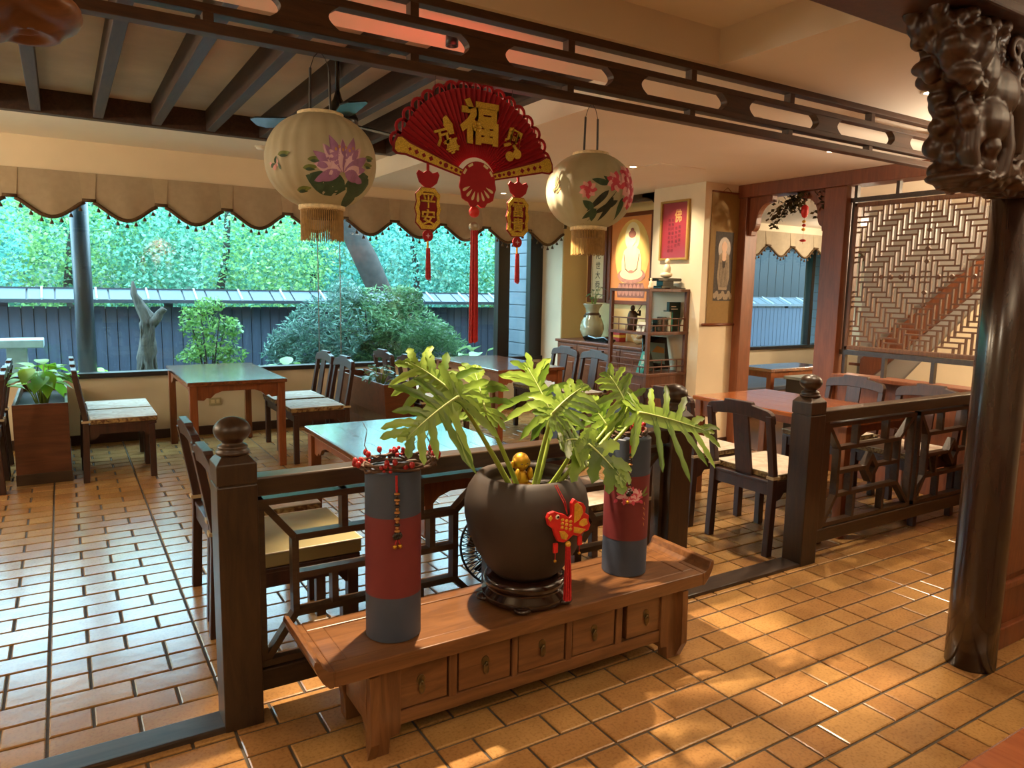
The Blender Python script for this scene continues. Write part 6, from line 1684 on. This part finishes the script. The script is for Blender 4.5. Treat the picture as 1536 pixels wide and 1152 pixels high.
for k in range(3): G().ball((0.006 * (-1) ** k, 0.006 * (-1) ** k, -0.10 - .035 * k), (0.018, 0.018, 0.014), 10, 6).obj('bead', 'fish_gold' if k % 2 == 0 else 'fish_red', rc2, smooth=True)
G().ball((0, 0, -0.27), (0.03, 0.03, 0.012), 10, 6).obj('knot', 'fish_red', rc2, smooth=True)

# ---- plants in the planters
pp1 = thing('potted_pothos', 'bright green heart-leaved plant in the tall planter by the window', 'plant', (-0.17, 6.85, 0.54))
leafy(pp1, 30, 0.17, 0.34, 0.15, 'pothos_leaf', 5, droop=0.6)
leafy(pp1, 10, 0.14, 0.26, 0.18, 'pothos_leaf', 8, base=(0.0, 0.45, 0))
pp2 = thing('potted_pothos', 'low dark green plant in the flared planter between the tables', 'plant', (2.60, 6.62, 0.58))
leafy(pp2, 26, 0.17, 0.20, 0.10, 'bush_leaf', 6)
gp = thing('green_bundle', 'green cloth bundle on the chair at the far corner table', 'cloth', (3.45, 5.75, 0.52))
gb = G().ball((0, 0, 0.06), (0.20, 0.13, 0.07), 20, 10); gb.ball((0.1, 0.02, 0.09), (0.10, 0.09, 0.06), 14, 8)
# ---- table corner close to the viewer
nt_ = thing('near_table', 'corner of a smooth orange wooden table at the bottom edge of the view', 'table', (2.1, 0.15, 0))
BOX('table_top', (0.75, -0.35, 0.715), (3.2, 0.566, 0.75), 'orange_wood', nt_, world=True, bevel=0.006)
for x in (0.82, 3.12):
    for yy in (-0.28, 0.50): BOX('leg', (x - .03, yy - .03, 0), (x + .03, yy + .03, 0.715), 'table_leg_wood', nt_, world=True, bevel=0.004)
BOX('apron', (0.85, 0.48, 0.62), (3.1, 0.50, 0.715), 'table_leg_wood', nt_, world=True)
bpy.data.objects.remove(gp)

# ================================================================== GARDEN
fn = thing('garden_fence', 'dark plank garden fence with a small tiled roof', 'fence', (2.0, 10.5, 0.2))
pk = {}
x = -3.2; k = 0
while x < 17.0:
    w = 0.117
    o = bpy.data.objects.new('plank', None) if False else BOX('plank', (x, 10.50, 0.2), (x + w, 10.525, 1.235 + 0.004 * math.sin(k * 1.7)), 'fence_wood', fn, world=True) if not pk else bpy.data.objects.new('plank', pk['m'])
    if not pk: pk['m'] = o.data; pk['x'] = x
    else:
        COL.objects.link(o); o.parent = fn; o.location = (x - pk['x'], 0, 0.003 * math.sin(k * 2.3))
    x += 0.1265; k += 1
BOX('back_rail', (-3.2, 10.53, 0.9), (17, 10.56, 1.0), 'fence_wood', fn, world=True)
BOX('backing_board', (-3.2, 10.527, 0.2), (17, 10.532, 1.21), 'black_plastic', fn, world=True)  # black sheet added so the gaps between planks show dark
for x in [-2.4 + 1.8 * q for q in range(11)]:
    BOX('fence_post', (x - .05, 10.53, 0.2), (x + .05, 10.63, 1.40), 'fence_wood', fn, world=True)
rf = G().prism([(10.30, 1.285), (10.30, 1.315), (10.58, 1.445), (10.86, 1.315), (10.86, 1.285), (10.58, 1.40)], 20.2, YZ(-3.2)).obj('roof_core', 'roof_metal_dark', fn, world=True)
BOX('ridge', (-3.2, 10.55, 1.43), (17, 10.61, 1.47), 'roof_metal_dark', fn, world=True)
x = -3.2; first = None
while x < 16.8:
    if first is None:
        first = G().prism([(10.285, 1.322), (10.57, 1.452), (10.57, 1.460), (10.285, 1.330)], 0.265, YZ(x + .01)).obj('roof_tile', 'roof_metal', fn, world=True); fx0 = x
        rbm = BOX('roof_batten', (x - .012, 10.29, 1.322), (x + .012, 10.57, 1.47), 'roof_metal_dark', None)
        bpy.data.objects.remove(rbm)
    else:
        o = bpy.data.objects.new('roof_tile', first.data); COL.objects.link(o); o.parent = fn; o.location = (x - fx0, 0, 0)
    x += 0.285
BOX('gutter_board', (-3.2, 10.28, 1.285), (17, 10.30, 1.322), 'roof_metal_dark', fn, world=True)
x = -3.2 + 0.14; fb = None
while x < 16.8:
    if fb is None:
        fb = G().prism([(10.275, 1.324), (10.57, 1.455), (10.57, 1.480), (10.275, 1.346)], 0.022, YZ(x)).obj('roof_batten', 'stone_slab', fn, world=True); fbx = x
    else:
        o = bpy.data.objects.new('roof_batten', fb.data); COL.objects.link(o); o.parent = fn; o.location = (x - fbx, 0, 0)
    x += 0.57

def foliage(c, rad, n, size, rng, shell=0.5, flat_=0.0, wr=0.28, rag=0.25):
    g = G()
    for i in range(n):
        while True:
            p = Vector((rng.uniform(-1, 1), rng.uniform(-1, 1), rng.uniform(-1, 1)))
            if shell < p.length <= 1: break
        q = Vector((c[0] + p.x * rad[0], c[1] + p.y * rad[1], c[2] + p.z * rad[2]))
        q += Vector((noise.noise(q * 2.1), noise.noise(q * 2.3 + Vector((9, 0, 0))), noise.noise(q * 1.9))) * rag * min(rad)
        d = Vector((rng.gauss(0, 1), rng.gauss(0, 1), rng.gauss(0, 0.7) - flat_)).normalized()
        s = d.orthogonal().normalized(); s = (Matrix.Rotation(rng.uniform(0, 6.28), 3, d) @ s)
        L = size * rng.uniform(0.6, 1.4)
        g.v += [tuple(q - d * L * .5), tuple(q + s * L * wr), tuple(q + d * L * .5), tuple(q - s * L * wr)]
        o = len(g.v) - 4; g.f.append((o, o + 1, o + 2, o + 3))
    return g
rng = random.Random(21)
TREES = [(-5.0, 14.0, 'forest_leaf', 'leafy tree beyond the fence at the picture edge'), (-2.2, 13.0, 'forest_leaf_blue', 'bluish green tree beyond the fence, first from the picture edge'), (0.2, 14.2, 'forest_leaf_yellow', 'yellow green tree beyond the fence behind the steel post'),
         (2.3, 13.2, 'forest_leaf', 'leafy green tree beyond the fence above the driftwood stump'), (4.2, 14.8, 'forest_leaf_yellow', 'yellow green tree beyond the fence above the feathery bush'), (5.6, 13.0, 'forest_leaf_blue', 'bluish green tree beyond the fence behind the lotus lantern'),
         (7.4, 14.0, 'forest_leaf', 'leafy green tree beyond the fence behind the leaning trunk'), (9.2, 13.2, 'forest_leaf_yellow', 'yellow green tree beyond the fence behind the fan tassels'), (11.2, 14.6, 'forest_leaf', 'leafy green tree beyond the fence near the window mullion')]
for i, (x, y, m, lb) in enumerate(TREES):
    t = thing('forest_tree', lb, 'tree', (x, y, 0.2), group='trees beyond the fence')
    g = foliage((x, y, 2.25), (1.75, 1.0, 1.85), 11500, 0.075, rng, 0.2)
    g.obj('foliage', m, t, world=True)
    m2 = ['forest_leaf', 'forest_leaf_yellow', 'forest_leaf_blue'][(i + 1) % 3]
    foliage((x + 0.7, y - 0.5, 2.0), (1.2, 0.6, 1.2), 3600, 0.07, rng, 0.2).obj('foliage', m2, t, world=True)
    pts = [(x + 0.1 * math.sin(k * 1.3 + i), y - 0.4, 0.2 + k * 0.62) for k in range(7)]
    G().tube(pts, [0.09 - .011 * k for k in range(7)], 8).obj('trunk', 'bark', t, world=True, smooth=True)
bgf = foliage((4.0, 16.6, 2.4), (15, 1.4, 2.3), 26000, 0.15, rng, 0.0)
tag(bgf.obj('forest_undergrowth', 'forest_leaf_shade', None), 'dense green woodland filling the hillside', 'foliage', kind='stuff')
lt = thing('leaning_tree', 'thick leaning tree trunk behind the fence, half behind the big bush', 'tree', (4.7, 11.6, 0.2))
G().tube([(4.85, 11.6, 0.2), (4.60, 11.55, 1.35), (4.30, 11.5, 1.95), (3.95, 11.5, 2.6), (3.5, 11.5, 3.6)], [0.22, 0.2, 0.2, 0.17, 0.13], 14).obj('trunk', 'bark', lt, world=True, smooth=True)
G().tube([(3.95, 11.5, 2.6), (4.4, 11.6, 3.6)], [0.1, 0.06], 8).obj('branch', 'bark', lt, world=True, smooth=True)
# bushes
bA = thing('feathery_bush', 'light green feathery bush in front of the fence behind the window table', 'bush', (1.45, 9.1, 0.22))
for q, (dx, dz, r, n_) in enumerate(((0, 0.55, (0.30, 0.22, 0.20), 520), (-0.08, 0.85, (0.24, 0.2, 0.2), 420), (0.24, 0.78, (0.18, 0.16, 0.14), 260), (-0.2, 0.45, (0.18, 0.16, 0.12), 220), (0.05, 1.08, (0.16, 0.14, 0.12), 200), (0.22, 0.40, (.18, .15, .14), 240))):
    foliage((1.45 + dx, 9.1, 0.22 + dz), r, n_, 0.06, rng, 0.0, 0.3, 0.2, 0.9).obj('foliage', 'bush_leaf_light', bA, world=True)
for k in range(6):
    a = k * 1.05
    G().tube([(1.45 + .03 * math.cos(a), 9.1 + .03 * math.sin(a), 0.22), (1.45 + .1 * math.cos(a), 9.1 + .08 * math.sin(a), 0.7), (1.45 + .2 * math.cos(a), 9.1 + .15 * math.sin(a), 1.15)], [0.012, .009, .004], 6).obj('stem', 'bark', bA, world=True)
bB = thing('big_bush', 'big grey green bush in the middle of the window view', 'bush', (3.5, 9.25, 0.22))
for q, (dx, dy, z, r, n_) in enumerate(((-0.55, 0, 0.85, (0.62, 0.35, 0.42), 5200), (0.45, 0, 0.9, (0.66, 0.35, 0.45), 5200), (0.0, 0.1, 1.15, (0.50, 0.3, 0.42), 3600), (-0.95, -.05, 0.62, (0.42, 0.28, 0.30), 2000), (0.95, 0, 0.75, (0.42, 0.28, 0.40), 2400), (0.05, 0, 0.50, (0.9, 0.3, 0.25), 3000), (-0.25, 0.1, 1.45, (0.28, 0.2, 0.22), 1000), (0.5, 0.1, 1.35, (0.30, 0.2, 0.2), 900))):
    foliage((3.5 + dx, 9.25 + dy, z), r, n_, 0.085, rng, 0.0, 0.0, 0.09, 0.9).obj('foliage', 'pine_leaf' if q % 3 == 0 else 'bush_leaf', bB, world=True)
for k in range(7):
    a = k * 0.9
    G().tube([(3.5 + .1 * math.cos(a), 9.25, 0.22), (3.5 + .35 * math.cos(a), 9.25 + .1 * math.sin(a), 0.8), (3.5 + .6 * math.cos(a), 9.25 + .15 * math.sin(a), 1.25)], [0.025, .016, .006], 6).obj('stem', 'bark', bB, world=True)
# driftwood stump
dfw = thing('driftwood_stump', 'tall weathered driftwood stump standing before the fence', 'driftwood', (0.82, 9.2, 0.25))
def rough_tube(pts, rad, n=18, seed=1, amp=.5):
    g = G().tube(pts, rad, n)
    nv = []
    for i, p in enumerate(g.v):
        k = i // n; c = Vector(pts[min(k, len(pts) - 1)]); d = Vector(p) - c
        f = 1 + amp * noise.noise(Vector((math.atan2(d.y, d.x) * 1.5, seed, p[2] * 3))) + amp * .6 * noise.noise(Vector(p) * 14)
        nv.append(tuple(c + d * f))
    g.v = nv; return g
def dense(pts, rad, k=4):
    P, Q = [], []
    for i in range(len(pts) - 1):
        for j in range(k):
            t_ = j / k; P.append(tuple(Vector(pts[i]).lerp(Vector(pts[i + 1]), t_))); Q.append(rad[i] * (1 - t_) + rad[i + 1] * t_)
    return P + [tuple(pts[-1])], Q + [rad[-1]]
a_, b_ = dense([(0.80, 9.2, 0.25), (0.79, 9.2, 0.60), (0.82, 9.2, 0.95), (0.83, 9.2, 1.12), (0.76, 9.2, 1.28), (0.70, 9.2, 1.42), (0.69, 9.2, 1.56)], [0.13, 0.085, 0.075, 0.075, 0.05, 0.03, 0.010])
rough_tube(a_, b_).obj('stump', 'driftwood_grey', dfw, world=True, smooth=True)
a_, b_ = dense([(0.83, 9.2, 1.05), (0.92, 9.18, 1.16), (0.99, 9.17, 1.26)], [0.06, 0.05, 0.035])
rough_tube(a_, b_, 10, 3).obj('side_limb', 'driftwood_grey', dfw, world=True, smooth=True)
for k in range(8):
    a = k * 0.785
    sp_ = []
    for q in range(12):
        zq = 0.30 + 0.075 * q; rq = 0.125 - 0.055 * min(1, q / 6); aq = a + 0.10 * q + 0.25 * math.sin(q * 0.9 + k)
        sp_.append((0.80 + 0.02 * (q / 11) + rq * 0.95 * math.cos(aq), 9.2 + rq * 0.95 * math.sin(aq), zq))
    G().tube(sp_, [0.022 - 0.0012 * q for q in range(12)], 7).obj('twisted_strand', 'driftwood_grey', dfw, world=True, smooth=True)
for k in range(9):
    a = k * 0.72 + 2.4
    G().tube([(0.80, 9.2, 0.45), (0.80 + .12 * math.cos(a), 9.2 + .1 * math.sin(a), 0.42), (0.80 + .24 * math.cos(a), 9.2 + .2 * math.sin(a), 0.30 + .1 * (k % 2))], [0.035, .022, .006], 6).obj('root', 'driftwood_grey', dfw, world=True, smooth=True)
sl = thing('stone_bench', 'pale stone slab bench outside at the picture edge', 'bench', (-0.75, 9.0, 0.22))
BOX('slab', (-1.4, 8.85, 0.86), (-0.18, 9.2, 0.945), 'stone_slab', sl, world=True, bevel=0.01)
for x in (-1.25, -0.42): BOX('support', (x - .09, 8.95, 0.22), (x + .09, 9.12, 0.86), 'stone_slab', sl, world=True, bevel=0.01)
for k, (x, y, r, lb) in enumerate(((1.15, 9.0, .14, 'small grey garden rock beside the driftwood'), (1.62, 9.35, .24, 'large pale garden rock behind the feathery bush'), (1.95, 9.3, .17, 'pale garden rock in front of the fence, between the bushes'), (0.55, 9.1, .12, 'small grey rock at the foot of the driftwood'), (0.1, 9.0, .16, 'grey garden rock near the steel post'))):
    t = tag(G().ball((0, 0, r * .5), (r * 1.25, r, r * .8), 12, 8).obj('garden_rock', 'rock', None, smooth=True), lb, 'rock'); t.location = (x, y, 0.22)
    for v in t.data.vertices: v.co *= 1 + 0.25 * noise.noise(v.co * 7 + Vector((k, 0, 0)))
for k, (x, y, n_, sp, h, sz, m, lb) in enumerate(((2.15, 8.55, 10, .16, .42, .20, 'broad_leaf', 'pale pink-veined leafy plant outside below the window'), (2.45, 8.6, 9, .15, .36, .18, 'broad_leaf', 'pale leafy plant outside, beside the window table'), (4.75, 8.55, 16, .22, .55, .30, 'broad_leaf', 'fresh green long-leaved plant outside near the mullion'),
        (0.15, 8.5, 8, .12, .45, .20, 'pothos_leaf', 'bright green leafy plant outside at the foot of the steel post'), (0.42, 8.45, 6, .10, .42, .20, 'pothos_leaf', 'bright green leafy plant outside beside the steel post'), (-0.25, 8.55, 12, .2, .40, .16, 'bush_leaf', 'low green plant outside under the stone bench'))):
    t = thing('garden_plant', lb, 'plant', (x, y, 0.22), group='low plants outside the window')
    leafy(t, n_, sp, h, sz, m, 40 + k)
gc = foliage((2.2, 9.6, 0.34), (1.2, 0.4, 0.16), 2600, 0.06, rng, 0.0)
tag(gc.obj('ground_cover', 'forest_leaf_blue', None), 'low bluish green ground cover along the fence', 'foliage', kind='stuff')

sh = thing('timber_shed', 'dark timber outbuilding beyond the side window', 'building', (17.0, 12.0, 0.2))
for k in range(26): BOX('plank', (13.2 + k * 0.3, 11.9, 0.2), (13.2 + k * 0.3 + 0.285, 11.95, 3.6), 'shed_black', sh, world=True)
BOX('roof', (13.0, 11.3, 3.6), (21.2, 14.5, 3.75), 'shed_black', sh, world=True)
BOX('rear_wall', (13.2, 13.9, 0.2), (20.9, 14.0, 3.6), 'shed_black', sh, world=True)
